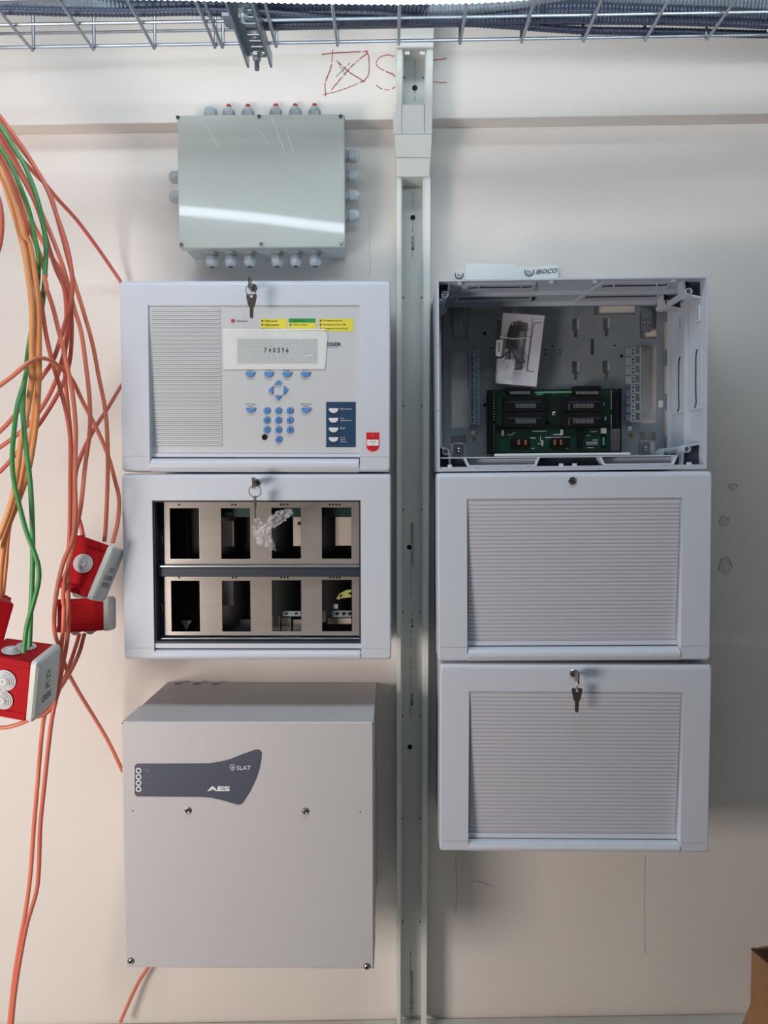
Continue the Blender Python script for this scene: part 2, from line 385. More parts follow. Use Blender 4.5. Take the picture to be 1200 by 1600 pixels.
def pyr(pt, pb, d0t, d0b, back, nm):
    # quad front face with different depth at top and bottom
    a = TJ.L(pt[0], pt[2], d0t); b = TJ.L(pt[1], pt[2], d0t); c = TJ.L(pb[1], pb[2], d0b); e = TJ.L(pb[0], pb[2], d0b)
    G_ = G(); F = [a, b, c, e]; B = [Vector((v.x, -back, v.z)) for v in F]
    G_.loops([F, B], True, True); return G_.build(nm, 'pvc', TJ.o, bevel=.0012)
pyr((618, 676, 163), (617, 675, 209), .0885, .0885, .0402, 'upper_section')
pyr((616.5, 675, 209.6), (618, 673.5, 246), .0895, .068, .001, 'sloping_section')
pyr((618.5, 673, 246.6), (619, 671, 276), .0685, .0525, .001, 'lower_section')
pyr((614.5, 619, 175), (614.5, 619, 209), .086, .086, .0402, 'side_lug')
g = G()
for x in (630, 652): rect(g, TJ, x, 273, x+9, 278, .047, .002)
g.build('clip_tab', 'whitebtn', TJ.o, bevel=.0004)
for x in (627.5, 663): g = G(); rect(g, TJ, x, 164, x+.7, 208, .0887, .0003); g.build('joint_line', 'inkg', TJ.o)
# ================================================================== JUNCTION BOX
JB = Rt('junction_box', [(275, 180), (537, 178), (541, 386), (281, 388)], .085)
tag(JB.o, 'glossy grey wall junction box with cable glands on all four sides', 'junction box')
i_ = .003
g = G(); g.loops([rrect(JB.x0+i_, JB.x1-i_, i_, JB.h-i_, .006, 0), rrect(JB.x0+i_, JB.x1-i_, i_, JB.h-i_, .006, -.069)], True, True); g.build('body', 'jside', JB.o, smooth=True)
g = G(); g.loops([rrect(JB.x0, JB.x1, 0, JB.h, .004, -.070), rrect(JB.x0, JB.x1, 0, JB.h, .004, -.0835), rrect(JB.x0+.0015, JB.x1-.0015, .0015, JB.h-.0015, .003, -.085)], True, True); lid = g.build('lid', 'jbox', JB.o, smooth=True, ang=30)
for px, py in ((277.5, 183), (404.5, 181.5), (532, 181.5), (283, 382), (408, 381), (533, 379)):
    v = JB.L(px, py, .088); g = G(); disc(g, (v.x, v.z), .0035, .0885, .0035, 14, prof=[(.0036, 0), (.0036, .0025), (.0028, .0035), (.0012, .0035), (.001, .0022)]); o = g.build('lid_screw', 'chrome', JB.o, smooth=True)
    g = G(); g.box(v.x-.0022, v.x+.0022, -.0887, -.0884, v.z-.0005, v.z+.0005); g.build('slot', 'black', o)
g = G()
for a_, b_ in (((322, 196), (343, 232)), ((424, 182), (446, 240)), ((447, 200), (459, 240)), ((406, 205), (420, 225))):
    v = JB.L(*a_, .0852); w_ = JB.L(*b_, .0852); g.strip([(v.x, -.085, v.z), (w_.x, -.085, w_.z)], .0011, .0002)
g.build('scratch', mat('scratch', (206, 210, 209), .4), JB.o)
def gland(loc, rot, kind):
    m = 'glandl' if kind in ('pale',) else 'gland'
    g = G()
    if kind == 'conduit':
        g.lathe((0, 0, 0), (0, 0, 1), [(.0135, 0), (.0135, .004), (.0125, .0045), (.0125, .016), (.011, .021), (.008, .023)], 8)
        o = g.build('cable_gland', m, JB.o, loc=loc, rot=rot); g = G(); g.lathe((0, 0, .0), (0, 0, 1), [(.0148, 0), (.0148, .0035)], 24); g.build('lock_nut', m, o, smooth=True); return
    g.lathe((0, 0, 0), (0, 0, 1), [(.009, 0), (.009, .012)], 20)
    for k in range(3): g.lathe((0, 0, .005+k*.002), (0, 0, 1), [(.0097, 0), (.0097, .001)], 20)
    o = g.build('cable_gland', 'gland', JB.o, loc=loc, rot=rot)
    g = G(); g.lathe((0, 0, 0), (0, 0, 1), [(.0125, 0), (.0125, .0045)], 6, ph=.3); g.build('lock_nut', 'gland', o, bevel=.0006)
    g = G(); z = .0085
    g.lathe((0, 0, z), (0, 0, 1), [(.0112, 0), (.0118, .001), (.0118, .009)], 6, ph=.5)
    g.lathe((0, 0, z+.009), (0, 0, 1), [(.0112, 0), (.0108, .003), (.009, .0065), (.0062, .009), (.0052, .009), (.005, .006)], 24)
    g.build('cap', m, o, smooth=True, ang=30, bevel=0)
    if kind == 'red':
        g = G(); g.lathe((0, 0, z+.012), (0, 0, 1), [(.0046, 0), (.0046, .010), (.003, .012)], 16); g.build('plug', 'red', o, smooth=True)
    else:
        g = G(); g.lathe((0, 0, z+.0172), (0, 0, 1), [(.0049, 0), (.0049, .0009)], 16); g.build('seal', 'black' if kind == 'pale' else 'gland', o)
gd = .048
for x in (329,): v = JB.L(x, 180, gd); gland((v.x, -gd, JB.h-i_+.009), (0, 0, 0), 'conduit')
for x in (357.5, 387.5, 431, 461.5, 491.5): v = JB.L(x, 180, gd); gland((v.x, -gd, JB.h-i_+.006), (0, 0, 0), 'red')
for x in (331.5, 360.5, 390.5, 433, 462.5, 492.5): v = JB.L(x, 405, gd); gland((v.x, -gd, i_), (pi, 0, 0), 'pale')
for y in (277, 308): v = JB.L(265, y, .04); gland((JB.x0+i_-.004, -.04, v.z), (0, -pi/2, 0), 'grey')
for y in (244, 275, 307, 338): v = JB.L(555, y, .04); gland((JB.x1-i_, -.04, v.z), (0, pi/2, 0), 'pale')
# ================================================================== CABINETS
def cabinet(name, c4, hole, seam_y, roll_x, label, panel='rib', d=.19, seamL=None):
    rt = Rt(name, c4, d); tag(rt.o, label, 'cabinet'); q = .0035
    g = G(); g.loops([rrect(rt.x0+q, rt.x1-q, q, rt.h-q, .008, 0), rrect(rt.x0+q, rt.x1-q, q, rt.h-q, .008, -.128),
                      rrect(rt.x0+q+.004, rt.x1-q-.004, q+.004, rt.h-q-.004, .006, -.128), rrect(rt.x0+q+.004, rt.x1-q-.004, q+.004, rt.h-q-.004, .006, -.001)], True, True)
    g.build('housing', 'house', rt.o, smooth=True)
    hx0, hx1, hz0, hz1 = rt.R4(*hole, d); zs = rt.L(300, seam_y, d).z if seamL is None else seamL
    rr = .009; L = [rrect(rt.x0+.004, rt.x1-.004, .004, rt.h-.004, .004, -.1285), rrect(rt.x0, rt.x1, 0, rt.h, .0045, -.1285)]
    for k in range(6):
        a = R(90*k/5); L.append(rrect(rt.x0+rr*.22*(1-cos(a)), rt.x1-rr*.22*(1-cos(a)), .001+rr*.5*(1-cos(a)), rt.h-rr*(1-cos(a)), .0045, -(d-rr)-rr*sin(a)))
    L.append(rrect(rt.x0+rr*.22+.0006, rt.x1-rr*.22-.0006, .001+rr*.5+.0006, rt.h-rr-.0006, .004, -d))
    L += [rrect(hx0, hx1, .014, hz1, .001, -d), rrect(hx0, hx1, .014, hz1, .001, -d+.045)]
    g = G(); g.loops(L); g.build('door_frame', 'white', rt.o, smooth=True, ang=50)
    g = G()
    for xa, xb in ((rt.x0+.004, hx0-.0006), (hx1+.0006, rt.x1-.004)): g = G(); g.box(xa, xb, -d-.00025, -d+.001, zs-.0004, zs+.0004); g.build('seam', 'seam', rt.o)
    # grip roll along the bottom between the stiles
    rz = zs-.003; x0, x1 = hx0+.0016, hx1-.0016; prof = []
    R_ = rz/2
    for k in range(13):
        a = R(-80+160*k/12); prof.append((-d+.010-.0125*cos(a), R_+R_*sin(a)))
    g = G(); g.loops([[(x, y, z) for y, z in prof]+[(x, -d+.02, rz), (x, -d+.02, 0)] for x in (x0, x1)], True, True)
    g.build('grip_roll', 'whited', rt.o, smooth=True, ang=50)
    g = G(); g.box(hx0, hx1, -d+.018, -d+.03, .001, zs+.001); g.build('gap_backing', 'slot', rt.o)
    rt.hole = (hx0, hx1, zs, hz1)
    return rt
def ribbed(rt, n=36):
    hx0, hx1, z0, z1 = rt.hole; d = rt.d
    zb = z0+.007
    def yt(z): t = (z1-z)/(z1-zb); return -d+.0015+t*t*.3*.016+t*.7*.016
    prof = [(z1-.0005, yt(z1))]; top = z1-.005; bot = zb+.002
    K = 8
    for i in range(n*K+1):
        z = top-(top-bot)*i/(n*K); ph = (i % K)/K; a = .0009*(1-(2*ph-1)**2)*(.6+.8*ph)   # rounded ribs with a sharper lower edge
        prof.append((z, yt(z)-a))
    prof.append((zb, yt(zb)))
    a, b = hx0+.004, hx1-.004
    g = G(); V = []; F = []
    for z, y in prof: V += [(a, y, z), (b, y, z)]
    for i in range(len(prof)-1): F.append((2*i, 2*i+1, 2*i+3, 2*i+2))
    g.add(V, F); g.build('ribbed_panel', 'panelr', rt.o, smooth=True, ang=28)
    V = []; F = []; g = G()
    for xa, xb in ((hx0+.0004, a), (b, hx1-.0004)):
        g = G(); g.add([(xa, yt(z1), z1-.0005), (xb, yt(z1), z1-.0005), (xb, yt(zb)+.0005, zb), (xa, yt(zb)+.0005, zb)], [(0, 1, 2, 3)]); g.build('panel_border', 'panelr', rt.o)
    g = G(); y = yt(zb); g.box(hx0+.0004, hx1-.0004, y-.0025, y+.004, z0-.001, zb-.0005); g.build('panel_ledge', 'white', rt.o, bevel=.0008)
def lock(rt, px, py, par=None, ang=0):
    v = rt.L(px, py, rt.d); g = G(); g.lathe((v.x, -rt.d+.001, v.z), (0, -1, 0), [(.0066, 0), (.0066, .0028), (.0058, .0036), (.0050, .0036), (.0048, .0028), (0.0001, .0028)], 24)
    o = g.build('lock', 'chrome', rt.o, smooth=True); g = G(); c, s_ = cos(ang)*.0038, sin(ang)*.0038
    g.box(-.0038, .0038, -.0004, .0004, -.0007, .0007); g.build('keyhole', 'black', o, loc=(v.x, -rt.d-.0021, v.z), rot=(0, ang, 0)); return v
M['panelr'] = mat('ribbed_plastic', (198, 198, 206), .4, var=.01)
M['seam'] = mat('seam_grey', (176, 178, 186), .5)
# ---- display cabinet, top left
A = cabinet('control_cabinet', [(185, 437), (609, 437), (611, 738), (191, 738)], (231, 477, 562, 700), 713, None,
            'white fire alarm control cabinet with keypad and masked display, top of the left stack')
hx0, hx1, z0, z1 = A.hole; zb = z0+.006; yp = lambda z: -.19+.002+(z1-z)/(z1-zb)*.013
dp = lambda py: .188-(py-477)/232*.013
g = G(); g.add([(hx0, yp(z1), z1), (hx1, yp(z1), z1), (hx1, yp(zb), zb), (hx0, yp(zb), zb), (hx0, yp(z1)+.003, z1), (hx1, yp(z1)+.003, z1), (hx1, yp(zb)+.003, zb), (hx0, yp(zb)+.003, zb)],
      [(0, 1, 2, 3), (4, 5, 6, 7), (0, 1, 5, 4), (2, 3, 7, 6)])
FP = g.build('front_panel', 'panel', A.o)
g = G(); g.box(hx0, hx1, yp(zb)-.003, yp(zb)+.004, z0-.001, zb-.0005); g.build('panel_ledge', 'white', A.o, bevel=.0008)
TH = math.atan(.013/(z1-zb))
def on(px, py, up=0):     # local point on the sloping front panel
    d = dp(py)+up; v = A.L(px, py, d); return v
def flat(g, pts, up, th=.0005):     # polygon (pixels) lying on the sloping panel
    F = [on(x, y, up) for x, y in pts]; F = [Vector((v.x, yp(v.z)-up, v.z)) for v in F]
    g.loops([F, [v+Vector((0, th, 0)) for v in F]], True, True); return g
def rpx(x0, y0, x1, y1): return [(x0, y0), (x1, y0), (x1, y1), (x0, y1)]
def slotpoly(x0, y0, x1, y1):
    return rpx(x0, y0, x1, y1)
g = G(); g2 = G()
for i in range(34):
    y = 485+i*6.36; xl = 237+3.2*i/33; xr = 344.6+3.4*i/33
    flat(g, rpx(xl, y-2.0, xr, y+2.0), .0004, .0006); flat(g2, rpx(xl+.75, y-1.15, xr-.75, y+1.15), .0009, .0006)
o = g.build('slot_outline', 'slotl', A.o) if False else g.build('slot_outline', mat('slot_outline_grey', (158, 164, 168), .6), A.o)
g2.build('slot_fill', 'panel', A.o)['kind'] = 'stuff'; o['kind'] = 'stuff'
def ptext(s, x0, y0, x1, y1, m='ink', up=.0005, bold=0, name='lettering', par=None, **k):
    v, f = textmesh(s, *(lambda a, b: (a.x, b.x, b.z, a.z))(on(x0, y0, up), on(x1, y1, up)), 0, bold=bold, **k)
    g = G(); g.add([(x, yp(z)-up, z) for x, y, z in v], f); return g.build(name, m, par or A.o)
def pdisc(px, py, r, up, m, name, th=.001, par=None, prof=None, n=20):
    v = on(px, py, 0); g = G(); g.lathe((v.x, yp(v.z)+.0005, v.z), (0, -1, 0), prof or [(r, 0), (r, up+.0005)], n); return g.build(name, m, par or A.o, smooth=True)
pdisc(364, 501.3, .0031, .0012, 'led', 'status_lamp'); ptext('Alarme Feu', 369.5, 499.8, 386, 503)
blocks = [(407, 498, 448.5, 516.5, 'yellow', ['Défaut secteur', 'Défaut batterie', 'Défaut alimentation']),
          (451, 497.5, 493, 504, 'green', ['En service']), (451, 504.3, 493, 516.5, 'yellow', ['Défaut système']),
          (498, 498, 552.5, 517.5, 'yellow', ['Dérangement général', 'Dérangement Sortie SM', 'Dérangement Voie de Trans.'])]
for x0, y0, x1, y1, m, tx in blocks:
    g = G(); flat(g, rpx(x0, y0, x1, y1), .0004); bl = g.build('indicator_field', m, A.o)
    for k, t in enumerate(tx):
        yy = y0+3.3+k*6.2
        pdisc(x0+3, yy, .0016, .0008, 'ink' if m == 'yellow' else 'green', 'indicator', par=bl, n=12)
        wd_ = {0: 20, 1: 22, 2: 27}[k] if x0 < 450 else (17 if m == 'green' else (22 if x0 < 490 else {0: 30, 1: 35, 2: 39}[k]))
        ptext(t, x0+6.8, yy-1.7, x0+6.8+wd_, yy+1.5, 'ink' if m == 'yellow' else mat('dark_green_ink', (20, 110, 60), .6), par=bl, up=.0007, bold=.01)
# masked display
g = G(); flat(g, [(348, 515), (506, 517), (512, 523), (508, 576.5), (349, 577)], .0016, .0012); o = g.build('masking_sheet', 'tape', A.o)
g = G(); flat(g, rpx(370.5, 529.5, 496, 567.5), .002, .0003); g.build('display_window', 'tracing', o)
for k, c in enumerate('740396'):
    ptext(c, 413+k*6.8, 543.3, 416.6+k*6.8, 550.8, 'ink', up=.0024, par=o, bold=.01)
g = G(); flat(g, [(467, 553), (480, 556), (489, 554), (488, 555.6), (480, 557)], .0023, .0003); flat(g, rpx(349, 513.6, 509, 516), .0018, .0002); g.build('tape_fold', 'paper', o)
ptext('ESSER', 508.5, 535, 533, 541, 'inkn', bold=.022); ptext('by Honeywell', 514, 542, 528, 544.4, 'inkg')
def halfbtn(px, py, wpx, hpx, m, name, par=None, h=.0035):
    pts = [(px-wpx/2, py-hpx/2), (px+wpx/2, py-hpx/2)]+[(px+wpx/2*cos(R(a)), py-hpx/2+1+(hpx-1)*sin(R(a))) for a in range(10, 180, 16)]
    g = G(); flat(g, pts, h, h); o = g.build(name, m, par or A.o, bevel=.0007); return o
for i, x in enumerate((390.5, 419.5, 448, 477)):
    halfbtn(x, 585.3, 15, 8, 'blue', 'function_button'); ptext(['Zone', 'Groupe', 'Relais', 'Capteur'][i], x-5, 577.4, x+5, 579.6, 'ink')
for x in (391.5, 477.8):
    halfbtn(x, 641.3, 15, 7.5, 'blue', 'function_button'); ptext('Accès niveau\nniveau 2', x-8.5, 629.8, x+8.5, 635.6, 'ink', align='CENTER')
for pts in ([(434, 593.5), (440, 601), (428, 601)], [(428, 618), (440.5, 618), (434, 625.3)], [(418.5, 610), (425.5, 603), (425.5, 616.5)], [(449.5, 610), (442.5, 603), (442.5, 617)]):
    g = G(); flat(g, pts, .0035, .0035); g.build('arrow_button', 'blue', A.o, bevel=.0006)
keys = [(c, 417+18*(i % 3), 642+15*(i//3)) for i, c in enumerate('123456789')]+[('0', 435.5, 687)]
for c, x, y in keys:
    o = pdisc(x, y, .0056, .0035, 'blue', 'number_button', prof=[(.0057, 0), (.0057, .0028), (.0048, .004), (.0001, .004)])
    hw_ = .35 if c == '1' else 1.3
    ptext(c, x-hw_, y-2.6, x+hw_, y+2.4, 'inkn', up=.0037, par=o, bold=.01)
pdisc(413.5, 683, .0048, .0008, 'black', 'round_opening')
g = G(); flat(g, rpx(509.5, 628, 555.8, 698.7), .0004); NF = g.build('button_field', 'navy', A.o)
for i, t in enumerate(['Réarmement', 'Test\nsignalisation', 'Bilan', 'Arrêt\nsignal\nsonore']):
    y = 641.6+15.05*i; halfbtn(521.3, y, 15, 7.5, 'whitebtn', 'function_button', NF); wd_ = (18, 18, 7.5, 10)[i]; hh_ = (2.8, 6, 2.8, 8.5)[i]
    ptext(t, 531.5, y-4.2, 531.5+wd_, y-4.2+hh_, 'inkw', par=NF, up=.0007)
def afl(rt, pts, d, m, name, par=None, th=.0004):
    g = G(); g.prism(rt.poly(pts, d), -d+th, -d); return g.build(name, m, par or rt.o)
sh = [(572.3, 675.7), (592.8, 675.7), (592.8, 696)]+[(582.5+10.2*cos(R(a)), 696+9.6*sin(R(a))) for a in range(10, 180, 10)]+[(572.3, 696)]
o = afl(A, sh, .1905, 'stickred', 'shield_sticker')
afl(A, rpx(573.3, 687, 591.5, 696.3), .1908, 'paper', 'sticker_field', o)
text(A, 'CMSI', 577.5, 689, 587, 691.3, .1911, 'ink', parent=o); text(A, '2', 582, 692.6, 583.6, 695.3, .1911, 'ink', parent=o)
text(A, 'ALARME INCENDIE', 575, 684.6, 590, 686, .1909, 'ink', parent=o); text(A, 'INSPECTION', 577, 698, 588, 699.3, .1909, 'ink', parent=o)
g = G(); v = A.L(582.2, 679.8, .1909); g.lathe((v.x, -.1905, v.z), (0, -1, 0), [(.0022, 0), (.0022, .0004)], 16); g.build('seal', 'inkg', o)
LK1 = lock(A, 395.5, 450)
# ---- window cabinet, lower left
B = cabinet('module_cabinet', [(190, 740), (611, 740), (611, 1032), (193, 1032)], (237.5, 782, 564, 1000), 1012.5, None,
            'white cabinet with open window on stainless module plates, second in the left stack')
hx0, hx1, z0, z1 = B.hole
LK2 = lock(B, 401, 754.5)
zb = z0+.007
g = G(); g.box(hx0, hx1, -.187, -.178, z0-.001, zb); g.build('panel_ledge', 'white', B.o, bevel=.0008)
# dark inner tray: frame walls
g = G()
g.loops([rrect(hx0+.0005, hx1-.0005, zb+.0005, z1-.0005, .001, -.186), rrect(hx0+.0005, hx1-.0005, zb+.0005, z1-.0005, .001, -.06),
         rrect(hx0+.003, hx1-.003, zb+.003, z1-.003, .001, -.06), rrect(hx0+.003, hx1-.003, zb+.003, z1-.003, .001, -.186)], closed=True)
g.build('inner_frame', 'dark', B.o)
DPl = .166
def pl(y0, y1, cuts, nd):
    a = B.R4(256, y0, 563, y1, DPl); a = (max(a[0], hx0+.0032), min(a[1]+.004, hx1-.0032), a[2], a[3])
    holes = [B.R4(x0, cy0, x1, cy1, DPl) for x0, cy0, x1, cy1 in cuts]
    g = G(); plate(g, *a, -DPl+.0015, -DPl, holes); o = g.build('module_plate', 'steel', B.o, bevel=.0003, seg=1)
    for k, (x0, cy0, x1, cy1) in enumerate(cuts):
        for j in range(k+1):
            xx = (x0+x1)/2-10+(j-k/2)*5 if k == 0 else (x0+x1)/2-3+(j-k/2)*5
            v = B.L(xx if k else 280, nd, DPl); g = G(); g.lathe((v.x, -DPl+.0003, v.z), (0, -1, 0), [(.0017, 0), (.0017, .0005)], 12); g.build('dot_mark', 'black', o)
    e = G()
    for h in holes:
        e.box(h[0]-.0008, h[1]+.0008, -DPl-.0002, -DPl, h[2]-.0009, h[2]); e.box(h[1], h[1]+.0007, -DPl-.0002, -DPl, h[2], h[3])
    e.build('cutout_edge', mat('cut_edge', (206, 204, 200), .3, .8), o)
    return o
C1 = [(265, 794, 312, 873.5), (345, 794, 391.5, 873.5), (424, 793.5, 470.3, 873), (502.6, 793, 549.2, 873)]
C2 = [(267, 907.5, 313, 987), (346.5, 907.5, 392, 987), (424.5, 906.5, 471, 986.5), (502.8, 906, 550, 986.5)]
pl(784.5, 882, C1, 788.5); pl(901, 993, C2, 902.5)
def bx(rt, x0, y0, x1, y1, d, th, m, name, bevel=0, par=None, clampx=None):
    a = rt.R4(x0, y0, x1, y1, d)
    if clampx: a = (max(a[0], clampx[0]), min(a[1], clampx[1]), a[2], a[3])
    g = G(); g.box(a[0], a[1], -d, -d+th, a[2], a[3]); return g.build(name, m, par or rt.o, bevel=bevel)
cl = (hx0+.0032, hx1-.0032)
bx(B, 240, 883.5, 563, 887, .178, .012, 'zincl', 'shelf_lip', .0005, clampx=cl) if False else None
M['zincl'] = mat('bright_zinc', (206, 214, 218), .25, .8)
bx(B, 249, 883.5, 566, 886.5, .176, .010, 'zincl', 'shelf_lip', .0005, clampx=cl)
bx(B, 240, 887, 566, 901, .174, .012, 'dark', 'cross_bar', .0008, clampx=cl)
bx(B, 252, 997, 566, 999.2, .176, .010, 'zincl', 'shelf_lip', .0005, clampx=cl)
bx(B, 240, 999.5, 566, 1005, .174, .012, 'zincd', 'bottom_bar', .0008, clampx=cl)
bx(B, 239, 784, 260, 1005, .160, .004, 'dark', 'side_web', clampx=cl)
for y in (845, 952):
    v = B.L(251, y, .164); g = G(); g.tube([(v.x, -.1605, v.z+.008), (v.x+.003, -.164, v.z+.004), (v.x+.003, -.164, v.z-.004), (v.x, -.1605, v.z-.008)], .0009, 8); g.build('web_clip', 'inkg', B.o)
# backplate, module boards, stand-ins for lit wall and dark cavity
hb = [B.R4(*q, .03) for q in ((352, 815, 368, 850), (463, 812, 480, 850), (524, 812, 552, 850), (426, 816, 434, 850))]
bpl = B.R4(205, 765, 598, 1005, .03); g = G(); plate(g, bpl[0], bpl[1], bpl[2], bpl[3], -.028, -.03, []); g.build('mounting_plate', 'darkp', B.o) if False else g.build('mounting_plate', mat('dark_zinc', (70, 68, 68), .5, .3), B.o)
for q in ((345, 814, 365.5, 853.5), (424, 806, 431.5, 853), (458, 808, 472, 853), (524, 808, 550, 852.5)): bx(B, *q, .14, .002, 'beige', 'lit_wall_plate')  # added beige plates stand in for lit wall seen through the backplate
v = B.L(467.5, 818, .142); g = G(); disc(g, (v.x, v.z), .003, .1425, .002); g.build('hole_mark', 'black', B.o)
for q in ((335, 792, 395, 808), (420, 792, 475, 808), (498, 792, 552, 807)): bx(B, *q, .138, .003, 'pcb', 'module_board')
g = G()
for k in range(6): rect(g, B, 351+k*2, 801, 352+k*2, 806, .1395, .0015)
g.build('pin_row', 'pin', B.o)
bx(B, 335, 808, 400, 876, .11, .004, 'black', 'cavity_shade'); bx(B, 258, 790, 318, 876, .115, .004, 'black', 'cavity_shade'); bx(B, 418, 800, 476, 876, .11, .004, 'black', 'cavity_shade'); bx(B, 498, 800, 552, 876, .11, .004, 'black', 'cavity_shade')  # black sheets paint in the shade of the cavity behind the cutouts
bx(B, 290, 815, 296, 873, .12, .004, 'dark', 'inner_rib'); bx(B, 262, 905, 318, 990, .10, .004, 'black', 'cavity_shade'); bx(B, 340, 905, 398, 990, .10, .004, 'black', 'cavity_shade')
g = G(); g.prism(B.poly([(283, 970), (299, 970), (291, 985)], .13), -.12, -.13); g.build('bracket_tip', mat('dull_grey', (110, 118, 120), .6), B.o)
bx(B, 346.5, 908, 365, 946, .135, .002, 'steel', 'reflective_guard'); bx(B, 368, 968, 391, 986, .125, .003, 'dark', 'inner_block')
bx(B, 420, 900, 476, 990, .10, .004, 'black', 'cavity_shade')
bx(B, 440, 955, 470, 963, .14, .004, 'zinc', 'terminal_strip'); 
for q in ((424.5, 962, 438, 986), (440, 965, 455, 986), (458, 968, 471, 986)): bx(B, *q, .13, .004, 'steel', 'reflective_guard')
bx(B, 498, 900, 555, 990, .10, .004, 'black', 'cavity_shade'); bx(B, 518, 954, 549, 964.5, .14, .004, 'zinc', 'terminal_strip')
for x in (526, 536.5, 546): v = B.L(x, 959, .142); g = G(); disc(g, (v.x, v.z), .0026, .1425, .002); g.build('terminal_screw', 'black', B.o)
for x in (447, 462): v = B.L(x, 959, .142); g = G(); disc(g, (v.x, v.z), .0018, .1425, .002); g.build('terminal_screw', 'black', B.o)
bx(B, 503, 954, 509, 972, .138, .003, 'beige', 'tag_block'); bx(B, 521, 944, 528, 951, .14, .003, 'lid', 'tag_block'); bx(B, 512, 966, 549, 975, .13, .003, 'beige', 'tag_block')
# yellow-green warning film strip
g = G()
for a_ in ([(525, 936), (530, 928), (541, 922), (549, 921), (549, 925), (536, 929), (530, 937)], [(530, 930), (543, 927), (549, 930), (549, 933), (533, 935)]): g.prism(B.poly(a_, .14), -.138, -.14)
g.build('warning_strip', mat('yellow_green', (190, 196, 110), .5), B.o)
# ---- ribbed cabinets, right
Cc = cabinet('ribbed_cabinet', [(682, 739.5), (1112, 735.5), (1111.5, 1033.5), (686.5, 1034.5)], (729.5, 780, 1064, 1000), 1013, None,
             'white cabinet with ribbed door and bare lock, directly below the open enclosure', seamL=None)
ribbed(Cc); lock(Cc, 894, 751.5, ang=.2)
Dd = cabinet('ribbed_cabinet', [(687.5, 1037), (1108.5, 1038.5), (1111.5, 1334.5), (687.5, 1331.5)], (733, 1080, 1063.5, 1300), 1311.5, None,
             'white cabinet with ribbed door and hanging keys, lowest of the right stack')
ribbed(Dd); lock(Dd, 896, 1052, ang=.1)
# ================================================================== POWER SUPPLY BOX
P = Rt('power_supply_box', [(190, 1128.5), (585, 1128), (583, 1515), (195, 1511.5)], .246)
tag(P.o, 'large grey metal power supply box with dark blue logo plate, below the left stack', 'box')
hb_ = P.h
g = G(); q = .0012
g.loops([rrect(P.x0, P.x1, 0, hb_, .0015, -.1595), rrect(P.x0, P.x1, 0, hb_, .0015, -.244), rrect(P.x0+.002, P.x1-.002, .002, hb_-.002, .001, -.246)], True, True)
g.build('front_cover', 'paintm', P.o)
g = G(); g.loops([rrect(P.x0+.003, P.x1-.001, .004, hb_-.0005, .001, -.001), rrect(P.x0+.003, P.x1-.001, .004, hb_-.0005, .001, -.159)], True, True); g.build('rear_case', 'paintm', P.o)
for k in range(3):
    g = G(); x = P.x0+.022+k*.036; g.tube([(x, -.02, hb_), (x+.006, -.016, hb_+.001), (x+.014, -.016, hb_+.001)], .0011, 6); g.build('vent_lip', 'slot', P.o)
curve = []
pts = [(210.5, 1196), (214, 1193.3), (262, 1193.2), (325, 1192.8), (342, 1190.5), (360, 1186), (380, 1178), (400, 1171), (405, 1171.5), (408.5, 1175.5), (408, 1186), (405.5, 1200), (400, 1217), (391, 1236), (379, 1255), (374, 1257.5), (368, 1256.5), (350, 1251), (330, 1246.5), (312, 1245), (262, 1244.8), (214, 1244.5), (210.5, 1241)]
LP = afl(P, pts, .2468, 'slate', 'logo_plate', th=.0008)
text(P, 'SLAT', 370, 1196.5, 392, 1203, .2472, 'inkw', parent=LP, bold=.0); text(P, 'AES', 324, 1228.5, 359.5, 1236.2, .2472, 'inkw', parent=LP, bold=.04)
g = G(); cvs = [(359.5, 1196.3), (363.5, 1194.5), (367, 1196.3), (366.8, 1200.5), (363.5, 1204.2), (360, 1200.5), (359.5, 1196.3)]
g.strip([tuple(P.L(x, y, .2472)) for x, y in cvs], .0009, .0003)
vv = P.L(363.3, 1199.2, .2472); disc(g, (vv.x, vv.z), .0015, .2475, .0003); g.build('shield_emblem', 'inkw', LP)
for k, y in enumerate((1204, 1213.7, 1223.4, 1233)):
    v = P.L(216.5, y, .247); g = G(); g.lathe((v.x, -.2466, v.z), (0, -1, 0), [(.0047, 0), (.0047, .0008), (.0027, .0008), (.0026, .0002)], 20); o = g.build('lamp_ring', 'inkw', LP, smooth=True)
    g = G(); disc(g, (v.x, v.z), .0024, .2475, .0008); g.build('lamp', 'slate', o)
for y, s_ in ((1204, '~'), (1213, '[ ]'), (1223.4, 'DC1'), (1233, 'DC2')): text(P, s_, 226, y-2.5, 226+(8 if y < 1210 else 10), y+2.5, .2472, 'inkg', parent=LP)
for x, y in ((293.5, 1267), (477, 1268), (204, 1502.5), (573, 1511)):
    v = P.L(x, y, .248); g = G(); g.lathe((v.x, -.246, v.z), (0, -1, 0), [(.0056, 0), (.0056, .0008), (.0046, .001), (.0042, .0028), (.0026, .0038), (.0006, .003)], 18); o = g.build('cover_screw', 'chrome', P.o, smooth=True)
    g = G(); g.box(v.x-.0022, v.x+.0022, -.2499, -.2488, v.z-.0004, v.z+.0004); g.box(v.x-.0004, v.x+.0004, -.2499, -.2488, v.z-.0022, v.z+.0022); g.build('cross_slot', 'black', o)
for x, y in ((207, 1267), (563, 1268.5), (189.8, 1128.5+2), (583, 1130.5)):
    v = P.L(x, y, .247); v.x = max(min(v.x, P.x1-.002), P.x0+.002); g = G(); disc(g, (v.x, v.z), .001, .2466, .0008, 10); g.build('pin_hole', 'black', P.o)
